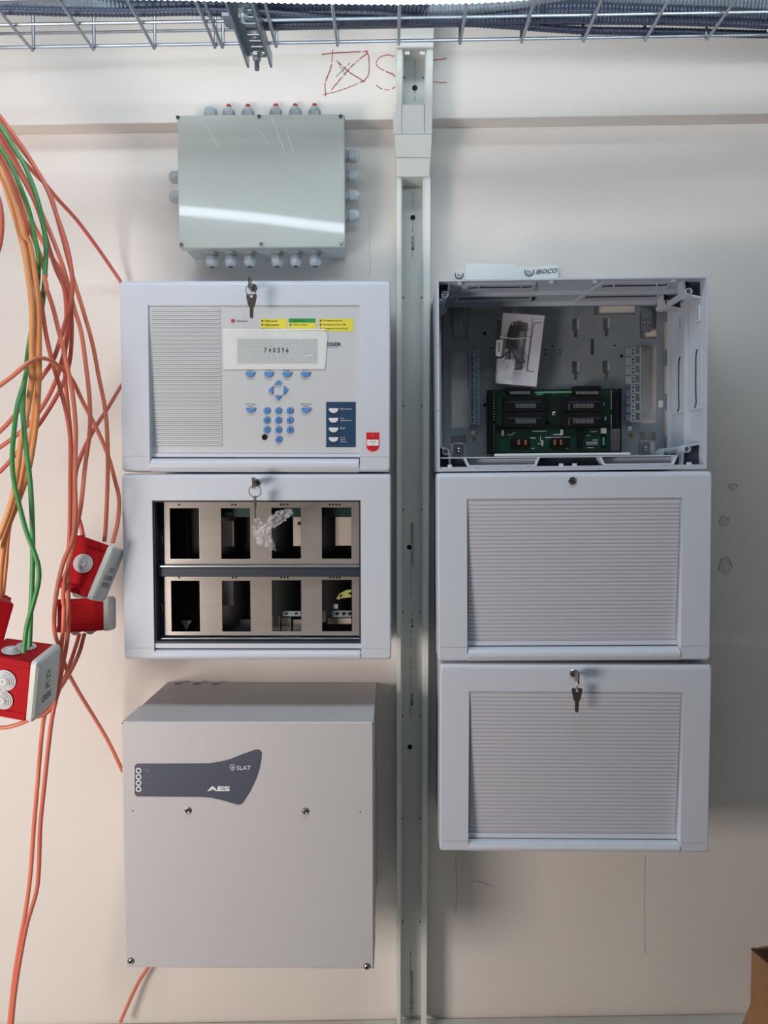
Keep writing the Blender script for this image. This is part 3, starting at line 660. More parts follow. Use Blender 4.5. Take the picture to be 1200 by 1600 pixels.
for y, dd in ((1135, .235), (1205, .20), (1240, .235)):
    z = P.L(585, y, .24).z; g = G(); g.lathe((P.x1-.0004, -dd, z), (1, 0, 0), [(.0035, 0), (.003, .0012)], 12); g.build('side_rivet', 'zincl', P.o)
# ================================================================== OPEN ENCLOSURE
E = Rt('open_enclosure', [(683, 438), (1107, 430), (1105, 734), (684.5, 736)], .18)
tag(E.o, 'grey enclosure without its door showing a green circuit board, top of the right stack', 'enclosure')
x0, x1, h = E.x0, E.x1, E.h; t = .0032
g = G(); g.loops([rrect(x0, x1, 0, h, .002, 0), rrect(x0, x1, 0, h, .002, -.18), rrect(x0+t, x1-t, t, h-t, .001, -.18), rrect(x0+t, x1-t, t, h-t, .001, 0)], closed=True)
g.build('housing', 'house', E.o, bevel=.0006)
for dd, wdt in ((.102, .0075), (.022, .0085)):
    g = G(); g.loops([rrect(x0+t, x1-t, t, h-t, .001, -dd), rrect(x0+t, x1-t, t, h-t, .001, -dd-.005), rrect(x0+t+wdt, x1-t-wdt, t+wdt, h-t-wdt, .004, -dd-.005), rrect(x0+t+wdt, x1-t-wdt, t+wdt, h-t-wdt, .004, -dd)], closed=True)
    g.build('inner_ridge', 'house', E.o, bevel=.0006)
# corner screw bosses with webs
for cx_, cz_, dd in ((x0+.014, h-.021, .165), (x1-.026, h-.021, .165), (x0+.014, .034, .165), (x1-.027, .034, .165), (x1-.03, h-.02, .075), (x1-.03, .03, .075), (x0+.02, h-.02, .075)):
    g = G(); g.lathe((cx_, -.03, cz_), (0, -1, 0), [(.0058, 0), (.0058, dd-.03), (.0045, dd-.03), (.0042, dd-.036), (.0001, dd-.036)], 20)
    b = g.build('screw_boss', 'house', E.o, smooth=True)
    g = G(); g.lathe((cx_, -dd+.0045, cz_), (0, -1, 0), [(.003, 0), (.003, .001), (.0012, .0013)], 14); g.build('screw', 'zincd', b)
    sx = 1 if cx_ > 0 else -1; sz = 1 if cz_ > h/2 else -1; ex = (x1-t if sx > 0 else x0+t); ez = (h-t if sz > 0 else t)
    g = G(); g.prism([(cx_-sx*.009, ez), (cx_-sx*.0075, cz_+sz*.004), (cx_-sx*.0055, cz_-sz*.003), (cx_, cz_-sz*.0075), (ex, cz_-sz*.011), (ex, cz_-sz*.008), (cx_+sx*.005, cz_-sz*.004), (cx_-sx*.004, cz_+sz*.005), (cx_-sx*.006, ez)], -dd+.004, -dd+.03); g.build('boss_web', 'house', E.o)
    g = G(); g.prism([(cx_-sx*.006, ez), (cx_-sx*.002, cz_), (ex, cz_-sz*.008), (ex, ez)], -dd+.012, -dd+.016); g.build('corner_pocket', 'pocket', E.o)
# knock-out panels on the right wall and the top wall
for (d0, d1) in ((.112, .168), (.030, .092)):
    g = G(); za, zb_ = h*.32, h*.655
    g.box(x1-t-.0022, x1-t, -d1, -d0, za, zb_); o = g.build('knockout_panel', 'house', E.o, bevel=.0008)
    ym = -(d0+(d1-d0)*.6)
    g = G(); g.tube([(x1-t-.003, ym-.006, zb_-.006), (x1-t-.003, ym, zb_-.015), (x1-t-.003, ym, za+.03), (x1-t-.003, ym-.002, za+.012), (x1-t-.003, ym+.004, za+.004)], .0013, 6); g.build('tear_slot', 'pocket', o)
    g = G(); zt = h*.82; g.box(x1-t-.003, x1-t, ym-.012, ym+.004, zt-.012, zt+.016); o = g.build('slot_plate', 'house', E.o, bevel=.0008)
    g = G(); g.box(x1-t-.0033, x1-t-.0029, ym-.005, ym-.0035, zt-.008, zt+.012); g.build('slot_line', 'pocket', o)
for xc in (x0+.108, x0+.335):
    for (d0, d1) in ((.112, .168), (.035, .09)):
        hw = .058 if d0 > .1 else .066
        g = G(); g.prism([(0, 0), (1, 0), (1, 1), (0, 1)], 0, 1) if False else None
        g = G(); g.add([(xc-hw-.008, -d0, h-t), (xc+hw+.008, -d0, h-t), (xc+hw, -d1, h-t), (xc-hw, -d1, h-t), (xc-hw-.008, -d0, h-t-.003), (xc+hw+.008, -d0, h-t-.003), (xc+hw, -d1, h-t-.003), (xc-hw, -d1, h-t-.003)],
                       [(0, 1, 2, 3), (4, 5, 6, 7), (0, 1, 5, 4), (1, 2, 6, 5), (2, 3, 7, 6), (3, 0, 4, 7)])
        o = g.build('knockout_panel', 'house', E.o, bevel=.0008)
        ym = -(d0+(d1-d0)*.7)
        g = G(); g.tube([(xc-hw+.006, ym+.006, h-t-.004), (xc-hw+.014, ym, h-t-.004), (xc+hw-.014, ym, h-t-.004), (xc+hw-.006, ym-.004, h-t-.004)], .0013, 6); g.build('tear_slot', 'pocket', o)
        if d0 > .1:
            for xx in (xc-hw+.022, xc+hw-.022): g = G(); g.box(xx-.0006, xx+.0006, ym-.008, ym+.003, h-t-.0055, h-t-.003); g.build('bridge', 'house', o)
for xx in (x0+.038, x0+.190, x1-.190+.005, x1-.055):
    g = G(); g.box(xx-.003, xx+.003, -.176, -.17, h-t-.004, h-t); g.build('latch_tab', 'whitebtn', E.o)
g = G()
for xx in (x0+.183, x1-.178): g.box(xx-.004, xx+.004, -.06, -.035, h-t-.0006, h-t)
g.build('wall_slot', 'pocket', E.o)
# seams in left wall edge
g = G()
for zz in (h*.66, h*.32): g.box(x0-.0003, x0+t+.0003, -.1803, -.17, zz-.0004, zz+.0004)
g.build('wall_seam', 'inkg', E.o)
# bottom channel with pockets
zt = .022
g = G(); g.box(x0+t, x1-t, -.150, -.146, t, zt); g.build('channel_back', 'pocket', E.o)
g = G(); g.box(x0+t+.001, x1-t-.045, -.176, -.146, zt, zt+.002); g.build('channel_lid', 'house', E.o, bevel=.0005)
g = G(); g.box(x0+t, x1-t, -.179, -.150, t, t+.0045); g.build('channel_floor', 'house', E.o, bevel=.0005)
for xa, xb in ((725, 843), (936, 1057)):
    a = E.R4(xa, 712, xb, 733, .172)
    g = G(); g.prism([(a[0], zt), (a[0]+.006, .008), (a[1]-.006, .008), (a[1], zt), (a[1]-.003, zt), (a[1]-.0085, .0105), (a[0]+.0085, .0105), (a[0]+.003, zt)], -.150, -.177); tr = g.build('cable_tray_insert', 'white', E.o, bevel=.0005)
    g = G(); g.box(a[0]+.003, a[1]-.003, -.158, -.155, .010, zt-.001); g.build('tray_back', 'house', tr)
    g = G()
    for xx in (a[0]+.022, a[1]-.022): g.box(xx-.001, xx+.001, -.179, -.176, .0055, .0085)
    g.build('tray_stop', 'whitebtn', tr)
for px in (703, 877, 898, 1077): v = E.L(px, 729, .178); g = G(); g.box(v.x-.0035, v.x+.0035, -.1795, -.174, t+.002, t+.0085); g.build('latch_tab', 'white', E.o, bevel=.0005)
# zinc back plate
BP = .012
bp = E.R4(692, 479, 1040, 718, BP)
cut = [(705, 548, 733, 668), (996, 541, 1025.5, 662.5),
       (735, 479.5, 800, 493), (928, 478.5, 992, 491),
       (894, 498, 905, 517), (897, 517, 902, 526.5), (942, 497, 953, 516), (945, 516, 950, 525.5),
       (894, 565, 905, 584), (897, 584, 902, 593), (941.5, 564, 952.5, 583), (945, 583, 950, 592), (923, 529.5, 928, 554.5),
       (705, 480, 731, 533), (1000, 480, 1026, 529), (704, 681, 729, 717), (1000, 676, 1024, 717),
       (777, 501, 784, 520)]
holes = [E.R4(*q, BP) for q in cut]
g = G(); plate(g, bp[0], bp[1], bp[2]+.004, bp[3], -BP+.0015, -BP, holes); bpo = g.build('mounting_plate', 'zinc', E.o, bevel=.0003, seg=1)
for cx_, cz_ in ((707, 531), (729, 531), (706.5, 682.5), (727, 682.5)):   # chamfered corners
    pass
for q in ((708.5, 480, 723.5, 525), (1002, 480, 1018.5, 519), (708, 693, 725, 717), (1000, 689.5, 1016, 717)):
    a = E.R4(*q, .016); g = G(); g.loops([rrect(a[0], a[1], a[2], a[3], .004, -.0135), rrect(a[0], a[1], a[2], a[3], .004, -.0165)], True, True); o = g.build('fixing_lug', 'zincd', E.o, bevel=.0005)
    cxm, czm = (a[0]+a[1])/2, (a[2]+a[3])/2-(.004 if q[1] < 600 else -.002)
    g = G(); g.lathe((cxm, -.0165, czm), (0, -1, 0), [(.0065, 0), (.0065, .001), (.0045, .0012), (.0042, .0035), (.0025, .0042), (.0005, .0032)], 16); g.build('fixing_screw', 'chrome', o, smooth=True)
for px, py, r in ((757.5, 521, .0032), (768, 544, .0018), (863.5, 541, .0013), (852, 547, .0016), (852, 553.5, .0016), (875, 547, .0016), (875, 553, .0016), (960, 540, .0018), (971, 556.5, .0028), (757.5, 633, .003)):
    v = E.L(px, py, BP); g = G(); disc(g, (v.x, v.z), r, BP+.0003, .0005, 14); g.build('plate_hole', 'black', bpo)
# side slots of the plate at the right
for i, (y0_, y1_) in enumerate(((488, 503), (503, 547), (547, 572), (572, 616), (616, 641), (641, 682), (682, 697))):
    a = E.R4(1039, y0_, 1047, y1_, BP); g = G(); g.box(a[0], a[1], -BP-.004, -BP, a[2]+.0005, a[3]-.0005); g.build('side_fin', 'beige' if i % 2 else 'zinc', bpo)
# comb strips (earth clamps)
def comb(px0, px1, y0_, y1_, n, flip, m):
    for i in range(n):
        ya = y0_+(y1_-y0_)*i/n; yb = y0_+(y1_-y0_)*(i+1)/n-1.5
        a = E.R4(px0, ya, px1, yb, .028); w2 = a[1]-a[0]; hz = a[3]-a[2]
        g = G(); plate(g, *a, -.0285, -.0305, [(a[0]+w2*.22, a[0]+w2*.8, a[2]+hz*.14, a[2]+hz*.42), (a[0]+w2*.22, a[0]+w2*.8, a[2]+hz*.58, a[2]+hz*.86)])
        s_ = 1 if flip else -1; xe = a[1] if flip else a[0]
        g.box(min(xe, xe+s_*.008), max(xe, xe+s_*.008), -.0285, -.0265, a[2], a[2]+hz*.25)
        g.build('clamp_tooth', m, E.o)
    a = E.R4(px0-(0 if flip else 7), y0_, px1+(7 if flip else 0), y1_, .02)
    xx = (a[1]-.002, a[1]) if flip else (a[0], a[0]+.002)
    g = G(); g.box(xx[0], xx[1], -.0285, -.012, a[2], a[3]); g.build('clamp_rail', m, E.o)
M['bluez'] = mat('blue_zinc', (164, 184, 204), .35, .7, var=.1, vs=60)
M['lzinc'] = mat('light_zinc', (190, 196, 200), .35, .6, var=.1, vs=60)
comb(740, 749, 548, 664, 12, False, 'bluez'); comb(985, 992, 543, 661, 8, True, 'lzinc')
g = G()
for i in range(4):
    a = E.R4(977.5, 545+i*14.5, 984, 556.5+i*14.5, .02); g.box(a[0], a[1], -.024, -.020, a[2], a[3])
g.build('clamp_pad', 'lzinc', E.o)
g = G()
for i in range(4):
    a = E.R4(977.5, 610+i*12.8, 984, 619+i*12.8, .02); g.box(a[0], a[1], -.024, -.020, a[2], a[3])
g.build('clamp_pad', 'bluez', E.o)
for q in ((736, 673, 742.5, 679), (981, 666, 987.5, 673)): bx(E, *q, .0135, .001, 'paper', 'earth_label')
for px, py in ((741, 684), (986.5, 679.5)): v = E.L(px, py, .014); g = G(); g.lathe((v.x, -BP, v.z), (0, -1, 0), [(.0034, 0), (.0034, .003), (.0015, .003), (.0015, .012)], 6); g.build('earth_stud', 'brass', E.o)
o = bx(E, 1029.5, 626, 1036, 636.5, .0135, .001, 'paper', 'plate_label'); text(E, '1\n2', 1031.5, 628, 1034, 634.5, .0137, 'ink', parent=o)
# ---- circuit board (one thing screwed in the enclosure: a part)
DB = .040
pb = E.R4(761.5, 609, 971, 707, DB); c_ = empty('circuit_board', (0, 0, 0)); bpy.data.objects.remove(c_)
g = G(); g.box(pb[0], pb[1], -DB+.012, -DB+.006, pb[2], pb[3]); g.box(pb[0], pb[0]+.004, -DB+.012, -DB-.001, pb[2], pb[3]); g.box(pb[1]-.004, pb[1], -DB+.012, -DB-.001, pb[2], pb[3]); g.build('board_carrier', 'black', E.o, bevel=.0005)
bo = bx(E, 765, 611, 967, 705, DB, .0025, 'pcb', 'circuit_board')
def cb(x0, y0, x1, y1, d, th, m, name, bevel=0): return bx(E, x0, y0, x1, y1, d, th, m, name, bevel, bo)
for k, (xa, xb) in enumerate(((787, 852), (880, 945))):
    for ya, yb in ((619.5, 643), (645, 667)):
        cb(xa, ya, xb, yb, DB+.014, .014, 'black', 'module_socket', .0008)
        g = G(); y_ = ya+(11 if ya < 640 else 9.5)
        sx = 806 if k == 0 else 896
        for i in range(17): rect(g, E, sx+i*1.9+(i % 3)*.1, y_, sx+i*1.9+.9, y_+7, DB+.0146, .001)
        g.build('contact_row', 'inkg' if k == 0 else 'pin', bo)
        cb(xa+7, ya+7.5, xb-7, ya+9, DB+.0143, .001, 'dark', 'socket_groove')
cb(852, 617, 880, 668, DB+.004, .004, 'pcbd', 'centre_field'); cb(775, 664, 955, 668.5, DB+.006, .006, 'black', 'socket_rail')
for xa, xb in ((796, 831), (899, 938)):
    cb(xa-3, 605 if xa < 850 else 603, xb+1, 613, DB+.016, .016, 'black', 'edge_connector', .001)
    g = G()
    for i in range(16): rect(g, E, xa+1+i*(xb-xa-3)/16, 611.5, xa+2.3+i*(xb-xa-3)/16, 616, DB+.0165, .002)
    g.build('connector_pins', 'pin', bo)
for xa in (770.5, 961.5):
    cb(xa-2.5, 611, xa+4.5, 705 if xa < 800 else 668, DB+.010, .010, 'black', 'terminal_block', .0006)
    for i in range(22):
        if xa > 900 and i > 7: break
        y = 613+i*4.25 if xa < 900 else 673+i*4.1
        if 11 <= i <= 11 and xa < 900: continue
        v = E.L(xa+1.5 if xa < 900 else 962, y, DB+.0108); g = G(); disc(g, (v.x, v.z), .0012, DB+.0112, .001, 8); g.build('terminal_screw', 'pin', bo)
cb(955, 670, 969, 705, DB+.008, .008, mat('brown_grey_block', (92, 84, 92), .5), 'terminal_block', .0006)
for xa, ya, xb, yb in ((954.6, 610, 955.8, 640), (954.6, 648, 955.8, 668), (888.7, 631, 889.8, 640), (888.7, 655, 889.8, 664), (943, 628, 944, 634)): cb(xa, ya, xb, yb, DB+.0155, .001, 'pin', 'metal_strip')
v = E.L(866, 646, DB+.006); g = G(); g.lathe((v.x, -DB-.003, v.z), (0, -1, 0), [(.0034, 0), (.0034, .002), (.002, .0028)], 14); g.build('board_screw', 'chrome', bo, smooth=True)
for xa in (798, 860): cb(xa, 684, xa+30, 698, DB+.005, .005, 'black', 'coil_housing', .0006)
for xa in (809, 819.5, 865, 875): cb(xa, 687, xa+3.6, 695.5, DB+.007, .002, 'copper', 'coil', .0006)
cb(903, 671, 910.5, 699, DB+.008, .008, 'black', 'relay', .0006); cb(939, 669, 947.5, 677, DB+.001, .001, 'paper', 'board_label')
for q in ((784, 672, 787.5, 681), (876, 671, 880, 680), (846, 688, 849, 697), (944, 651, 947.5, 657), (853, 657, 858, 663)): cb(*q, DB+.004, .004, 'beige', 'component', .0004)
cb(916, 690.5, 934, 696, DB+.003, .003, 'pin', 'component', .0008)
g = G()
for x, y, w_ in ((832, 673.5, 22), (797, 684, 40), (852, 683, 38), (792, 679, 10), (865, 678.5, 12), (923, 674, 10), (916, 680, 6), (926, 687, 8), (918, 699, 10), (830, 700, 5), (884, 700, 5), (800, 676, 5), (844.6, 680, .8), (840, 693, 5)):
    rect(g, E, x, y, x+w_, y+1, DB+.0004, .0003)
rect(g, E, 844.3, 680, 845, 690, DB+.0004, .0003)
g.build('silk_screen', 'inkw', bo)['kind'] = 'stuff'
g = G()
for q in ((835, 612, 897, 613.5), (838, 615, 848, 617), (864, 612.5, 868, 615)): rect(g, E, *q, DB+.0005, .0004)
g.build('silk_marks', mat('silk_pale', (120, 180, 150), .5), bo)['kind'] = 'stuff'
g = G()
for i in range(2): 
    for q in ((939, 679, 947, 680), (939, 698, 947, 699), (939, 679, 940, 699), (946, 679, 947, 699)): rect(g, E, *q, DB+.0005, .0004)
g.build('silk_frame', mat('silk_green', (70, 150, 110), .5), bo)
text(E, 'ESSER', 941.8, 683, 944.4, 695, DB+.0006, 'inkw', parent=bo, rot=1)
# ---- things inside the enclosure
def sheetpx(pts, d, th=.0006): 
    F = [W(x, y, d) for x, y in pts]; g = G(); g.loops([F, [v+Vector((0, th, 0)) for v in F]], True, True); return g
cpos = W(815, 600, .05)
g = sheetpx([(786, 489), (851, 493), (838, 604), (826, 603), (776, 599)], .0525, .0012)
o = g.build('instruction_card', mat('card_grey', (206, 204, 212), .5), None); tag(o, 'pale instruction card with black outline inside the clear bag', 'card')
dc = .0528
def cd_(pts, m, nm, d=dc, w=.001):
    g = G(); g.strip([W(x, y, d) for x, y in pts], w, .0003); x = g.build(nm, m, o); return x
cd_([(845.5, 504.5), (836, 504.5), (833.5, 507), (826, 560), (824, 577), (827, 580), (834, 580.5)], 'black', 'printed_outline')
g = sheetpx([(811, 503), (823, 504), (825, 507), (816, 578), (804, 578)], dc+.0002, .0003); g.build('printed_field', mat('card_dark', (92, 92, 104), .5), o)
g = sheetpx([(812, 517), (819, 517), (813, 560), (802, 560)], dc+.0004, .0003); g.build('printed_field', mat('card_mid', (140, 144, 142), .5), o)
g = sheetpx([(831.5, 498), (832.6, 498), (823, 582), (822, 582)], dc+.0002, .0003); g.build('fold_line', 'inkg', o)
# black cable coil
g = G()
def wp(x, y, d): return W(x, y, d)
K = [[(800, 505), (807, 503), (812, 508), (811, 520), (802, 530), (797, 545), (786, 555), (779, 562), (780, 568), (788, 565), (794, 550), (797, 535)],
     [(795, 515), (800, 505), (806, 508), (800, 530), (795, 550), (784, 558), (778, 560), (780, 567), (790, 565), (797, 556), (799, 535)],
     [(796, 545), (794, 560), (783, 566), (784, 574), (790, 576), (796, 565), (798, 545), (801, 520), (807, 505), (812, 510), (808, 520)],
     [(800, 530), (805, 545), (812, 553), (818, 562), (819, 567), (812, 568), (806, 562), (802, 550), (797, 535), (795, 520), (800, 508)],
     [(802, 535), (812, 548), (818, 558), (818, 565), (813, 567), (805, 556), (799, 540), (798, 520), (804, 508)],
     [(813, 567), (816, 574), (808, 577), (804, 576)], [(812, 515), (818, 516), (822, 517)]]
for kk, p in enumerate(K): g.tube([wp(x, y, .058+.0008*((i+kk) % 4)) for i, (x, y) in enumerate(p)], .0010, 6, step=.004)
for i in range(9):
    x = 793+i*1.6; g.tube([wp(x+4+i*.4, 507+abs(4-i), .0585), wp(x, 525, .061-.0004*abs(4-i)), wp(x-2+i*.3, 545, .059)], .0012, 6)
o = g.build('cable_coil', 'black'); o['category'] = 'cable'; o['label'] = 'coiled thin black cable in the clear bag above the circuit board'
g = G(); g.tube([wp(781, 526, .06), wp(790, 527.5, .063), wp(803, 529.5, .063), wp(815, 528.5, .06), wp(827, 527, .056)], .0009, 6); g.build('cable_tie', 'whitebtn', o)
# clear bag with a crumpled front
def crumple(outline, d, amp, n=14):
    # bilinear quad grid with random relief
    tl, tr, br, bl = outline; V = []; F = []
    for j in range(n+1):
        for i in range(n+1):
            u, v = i/n, j/n
            x = (tl[0]*(1-u)+tr[0]*u)*(1-v)+(bl[0]*(1-u)+br[0]*u)*v; y = (tl[1]*(1-u)+tr[1]*u)*(1-v)+(bl[1]*(1-u)+br[1]*u)*v
            V.append(W(x, y, d+random.uniform(0, amp)))
    for j in range(n):
        for i in range(n): a_ = j*(n+1)+i; F.append((a_, a_+1, a_+n+2, a_+n+1))
    g = G(); g.add(V, F); return g
g = crumple([(784, 486.5), (852, 492), (838.5, 607), (774.5, 600)], .0665, .003); o = g.build('plastic_bag', 'bag', smooth=True, ang=180)
tag(o, 'clear plastic bag holding card and cable, hanging over the circuit board', 'bag')
g = crumple([(776, 560), (803, 562), (800, 600), (774, 598)], .0698, .004, 8); g.build('bag_fold', 'bagc', o, smooth=True, ang=180)
g = sheetpx([(775.5, 531), (786, 531), (785, 540), (782, 557), (774.5, 556)], .062, .0005); x_ = g.build('bag_label', 'paper', o)
g = G()
for i in range(9): g.add([tuple(W(778.5+a_, 536+i*1.6+b_, .0624)) for a_, b_ in ((0, 0), (3, 0), (3, .8), (0, .8))], [(0, 1, 2, 3)])
g.build('barcode', 'ink', x_)
# paper booklet on the lower lip
z_ = zt+.003
q0 = E.m @ Vector((E.L(800, 712, .17).x, -.172, z_)); 
V = [E.m @ Vector((E.L(px, 712, dd).x, -dd, z_+up)) for px, dd, up in ((772, .165, 0), (985, .165, 0), (984, .09, .0), (832, .09, .0))]
g = G(); g.loops([V, [v+Vector((0, 0, .0045)) for v in V]], True, True); o = g.build('booklet', 'paper', bevel=.0006)
tag(o, 'white booklet lying on the lower lip of the open enclosure', 'booklet')
# trunking off-cuts behind the top edge
g = sheetpx([(711, 421), (728, 421), (790, 419), (873, 413.5), (873, 445), (711, 445)], .012, .010); o = g.build('trunking_offcut', 'paper', bevel=.0006)
tag(o, 'white strip printed with shield emblems standing behind the open enclosure', 'strip')
class Fk:   # flat writing straight on a wall-parallel face
    pass
def wtext(s, x0, y0, x1, y1, d, m, par, rot=0, tilt=0, **k):
    a, b = W(x0, y0, d), W(x1, y1, d); v, f = textmesh(s, a.x, b.x, b.z, a.z, -d, rot=rot, **k)
    if tilt: v = [(x, y, z+(x-a.x)*tilt) for x, y, z in v]
    g = G(); g.add(v, f); return g.build('lettering', m, par)
wtext('IBOCO', 837, 421.5, 871, 428.5, .0125, 'ink', o, tilt=.07, bold=.015, shear=.3)
def shield(cx, cy, s_):
    g = G(); g.strip([W(cx+x*s_, cy+y*s_, .0125) for x, y in ((-6.5, -4.5), (-6.5, 0), (-4, 4), (0, 5.2), (4, 4), (6.5, 0), (6.5, -4.5))], .0018, .0003)
    g.strip([W(cx+x*s_, cy+y*s_, .0125) for x, y in ((-2.5, -2), (2.2, -2), (2.8, 2), (-2.5, 2), (-2.5, -4.5))], .0009, .0003); g.build('shield_emblem', 'ink', o)
shield(827, 426.5, 1); shield(717.5, 431.5, .9)
g = sheetpx([(728, 411.5), (800, 412.5), (810, 418), (815, 424), (817, 445), (726, 445)], .0245, .011); o = g.build('trunking_offcut', 'paper', bevel=.0006)
tag(o, 'blank white cover piece with cut corner standing behind the open enclosure', 'strip')
# ================================================================== KEYS
def make_key(g, p, s=1, edge=False):      # hanging key, top of head at p
    x, y, z = p
    if edge:
        g.box(x-.0009, x+.0009, y-.011*s, y+.011*s, z-.024*s, z); g.box(x-.0008, x+.0008, y-.004*s, y+.004*s, z-.049*s, z-.024*s)
    else:
        head = [(-.0095, -.001), (-.0085, -.0005), (0, 0), (.0085, -.0005), (.0098, -.0015), (.0098, -.006), (.0062, -.0225), (.0038, -.0255), (.0036, -.034), (.0030, -.036), (.0036, -.038), (.0030, -.041), (.0034, -.043), (.001, -.046), (-.0015, -.0455), (-.0034, -.043), (-.0034, -.0255), (-.0062, -.0225), (-.0098, -.006)]
        g.prism([(x+a*s, z+b*s) for a, b in head], y-.001, y+.001)
def keybunch(name, label, lockpos, rt, ring_px, ring_r, hang_px, edge, scale, d_ring=.222):
    lw = rt.m @ Vector((lockpos.x, -rt.d-.003, lockpos.z))
    o = empty(name, lw); tag(o, label, 'keys')
    def add(g, nm, m, sm=False): x = g.build(nm, m, None, smooth=sm); x.parent = o; x.matrix_parent_inverse = Matrix.Translation(-lw); return x
    # key in the lock, seen edge on
    g = G(); g.box(lw.x-.0010, lw.x+.0010, lw.y-.012, lw.y+.0015, lw.z-.0032, lw.z+.0032); g.box(lw.x-.0011, lw.x+.0011, lw.y-.034, lw.y-.012, lw.z-.009, lw.z+.009); add(g, 'key', 'key')
    rc = W(*ring_px, d_ring); g = G(); pts = []
    for k in range(24):
        a = 2*pi*k/24; pts.append(rc+Vector((cos(a)*ring_r*edge[0], sin(a)*ring_r*edge[1], sin(a)*ring_r if edge[2] else 0)))
    pts = [rc+Vector((cos(2*pi*k/24)*ring_r*edge[0], cos(2*pi*k/24)*ring_r*edge[1], sin(2*pi*k/24)*ring_r)) for k in range(25)]
    g.tube(pts, .0007, 8, smooth=False); add(g, 'key_ring', 'chrome', True)
    hp = W(*hang_px, d_ring); g = G(); make_key(g, hp, scale, edge[3]); k_ = add(g, 'key', 'key')
    if not edge[3]:
        g = G(); g.lathe((hp.x, hp.y-.0009, hp.z-.0045*scale), (0, -1, 0), [(.0026*scale, 0), (.0026*scale, .0003)], 16); hx = g.build('key_eye', 'panel', k_)
        hx.parent = k_
    return o
keybunch('key_bunch', 'two nickel keys on a ring hanging from the lock of the keypad cabinet', LK1, A, (392, 454), .009, (393, 459.5), (.8, .5, True, False), .85)
ob = keybunch('key_bunch', 'keys and wire ring hanging from the lock of the window cabinet', LK2, B, (398.5, 767.5), .0098, (398.5, 775), (.98, .1, True, True), .75)
LK3 = Dd.L(896, 1052, .19)
keybunch('key_bunch', 'two nickel keys on a ring hanging from the lowest ribbed cabinet on the right', LK3, Dd, (901.5, 1068), .010, (901.5, 1075), (.15, .95, True, False), .88, .215)
# small crumpled bag on the ring of the window cabinet
def crstrip(path, widths, d, nseg=26, nw=7, amp=.004):
    P = cat([W(x, y, d) for x, y in path], .003); n = len(P); V = []; F = []
    for i, p in enumerate(P):
        t_ = (P[min(i+1, n-1)]-P[max(i-1, 0)]).normalized(); nr = Vector((-t_.z, 0, t_.x)); f = i/(n-1)*(len(widths)-1); k = min(int(f), len(widths)-2); w = widths[k]+(widths[k+1]-widths[k])*(f-k)
        for j in range(nw+1):
            s_ = (j/nw-.5)*w*(1+random.uniform(-.12, .12)); V.append(p+nr*s_+Vector((random.uniform(-.001, .001), random.uniform(-amp, amp), random.uniform(-.001, .001))))
    for i in range(n-1):
        for j in range(nw): a_ = i*(nw+1)+j; F.append((a_, a_+1, a_+nw+2, a_+nw+1))
    return V, F
g = G()
V, F = crstrip([(402, 809), (403, 822), (410, 838), (421, 849), (431, 861)], [.010, .022, .030, .017, .001], .216); g.add(V, F)
V, F = crstrip([(405, 836), (418, 824), (431, 812), (445, 803), (458, 800)], [.014, .012, .019, .020, .008], .220); g.add(V, F)
o = g.build('plastic_bag', 'bagc', smooth=True, ang=40); tag(o, 'small crumpled clear bag hanging on the keys of the window cabinet', 'bag')
# ================================================================== CABLES
PREV = []; KD = [None]
def cable(pts, d, m, label, cat_='cable', group=None, r=.0034, name='orange_cable'):
    """pts: pixel points; d: float or list of distances from the wall"""
    n = len(pts); ds = d if isinstance(d, (list, tuple)) else [d]*n
    if pts[0][0] == -40 and pts[0][1] < 240:        # beyond the frame the bundle climbs to the cable tray
        y_ = pts[0][1]; pts = [(-190+y_*.3, -60), (-120+y_*.1, y_-110)]+list(pts)
        if len(ds) == n: ds = [ds[0]+.02, ds[0]]+list(ds)
    n = len(pts)
    if len(ds) != n: ds = [ds[0]+(ds[-1]-ds[0])*i/(n-1) for i in range(n)]
    P = cat([W(x, y, q) for (x, y), q in zip(pts, ds)], .006)
    for _ in range(4):                       # lay the cable over those already hung: push it off them along its depth
        if not PREV: break
        sh = [0.0]*len(P)
        for i, p in enumerate(P):
            for co, idx, dist in KD[0].find_range(p, .012):
                need = r+PREV[idx][1]+.0006; dx, dy, dz = p-co; pl = math.hypot(dx, dz)
                if pl < need:
                    gap = math.sqrt(need*need-pl*pl)
                    if abs(dy) < gap:
                        m_ = (gap-abs(dy))*(1 if dy >= 0 else -1)
                        if abs(m_) > abs(sh[i]): sh[i] = m_
        if not any(sh): break
        out = []
        for i in range(len(P)):
            best = 0
            for j in range(max(0, i-9), min(len(P), i+10)):
                w = sh[j]*(.5+.5*cos(pi*max(0, abs(i-j)-1)/9))
                if abs(w) > abs(best): best = w
            out.append(best)
        P = [Vector((p.x, min(p.y+o_, -r-.001), p.z)) for p, o_ in zip(P, out)]
    for p in cat(P, .003): PREV.append((p, r))
    KD[0] = kdtree.KDTree(len(PREV))
    for i, (p, _) in enumerate(PREV): KD[0].insert(p, i)
    KD[0].balance()
    g = G(); g.tube(P, r, 10, smooth=False)
    o = g.build(name, m, smooth=True, ang=60); tag(o, label, cat_, group); return o
O = ORANGE
cable([(-40, 130), (0, 182), (35, 230), (55, 262), (74, 296), (88, 335), (101, 372), (109, 405), (113, 440), (110, 475), (95, 527), (83, 563), (67, 587), (49, 612), (22, 650), (0, 674), (-30, 700)], (.245, .235), O[1], 'orange cable sweeping down then back to the left edge beside the tall bundle')
cable([(-40, 185), (0, 215), (20, 235), (40, 256), (57, 274), (72, 289), (90, 311), (120, 344), (150, 384), (175, 420), (191, 444)], [.24, .22, .21, .2, .18, .16, .14, .10, .06, .03, .018], O[2], 'orange cable reaching furthest right, ending behind the keypad cabinet top corner')
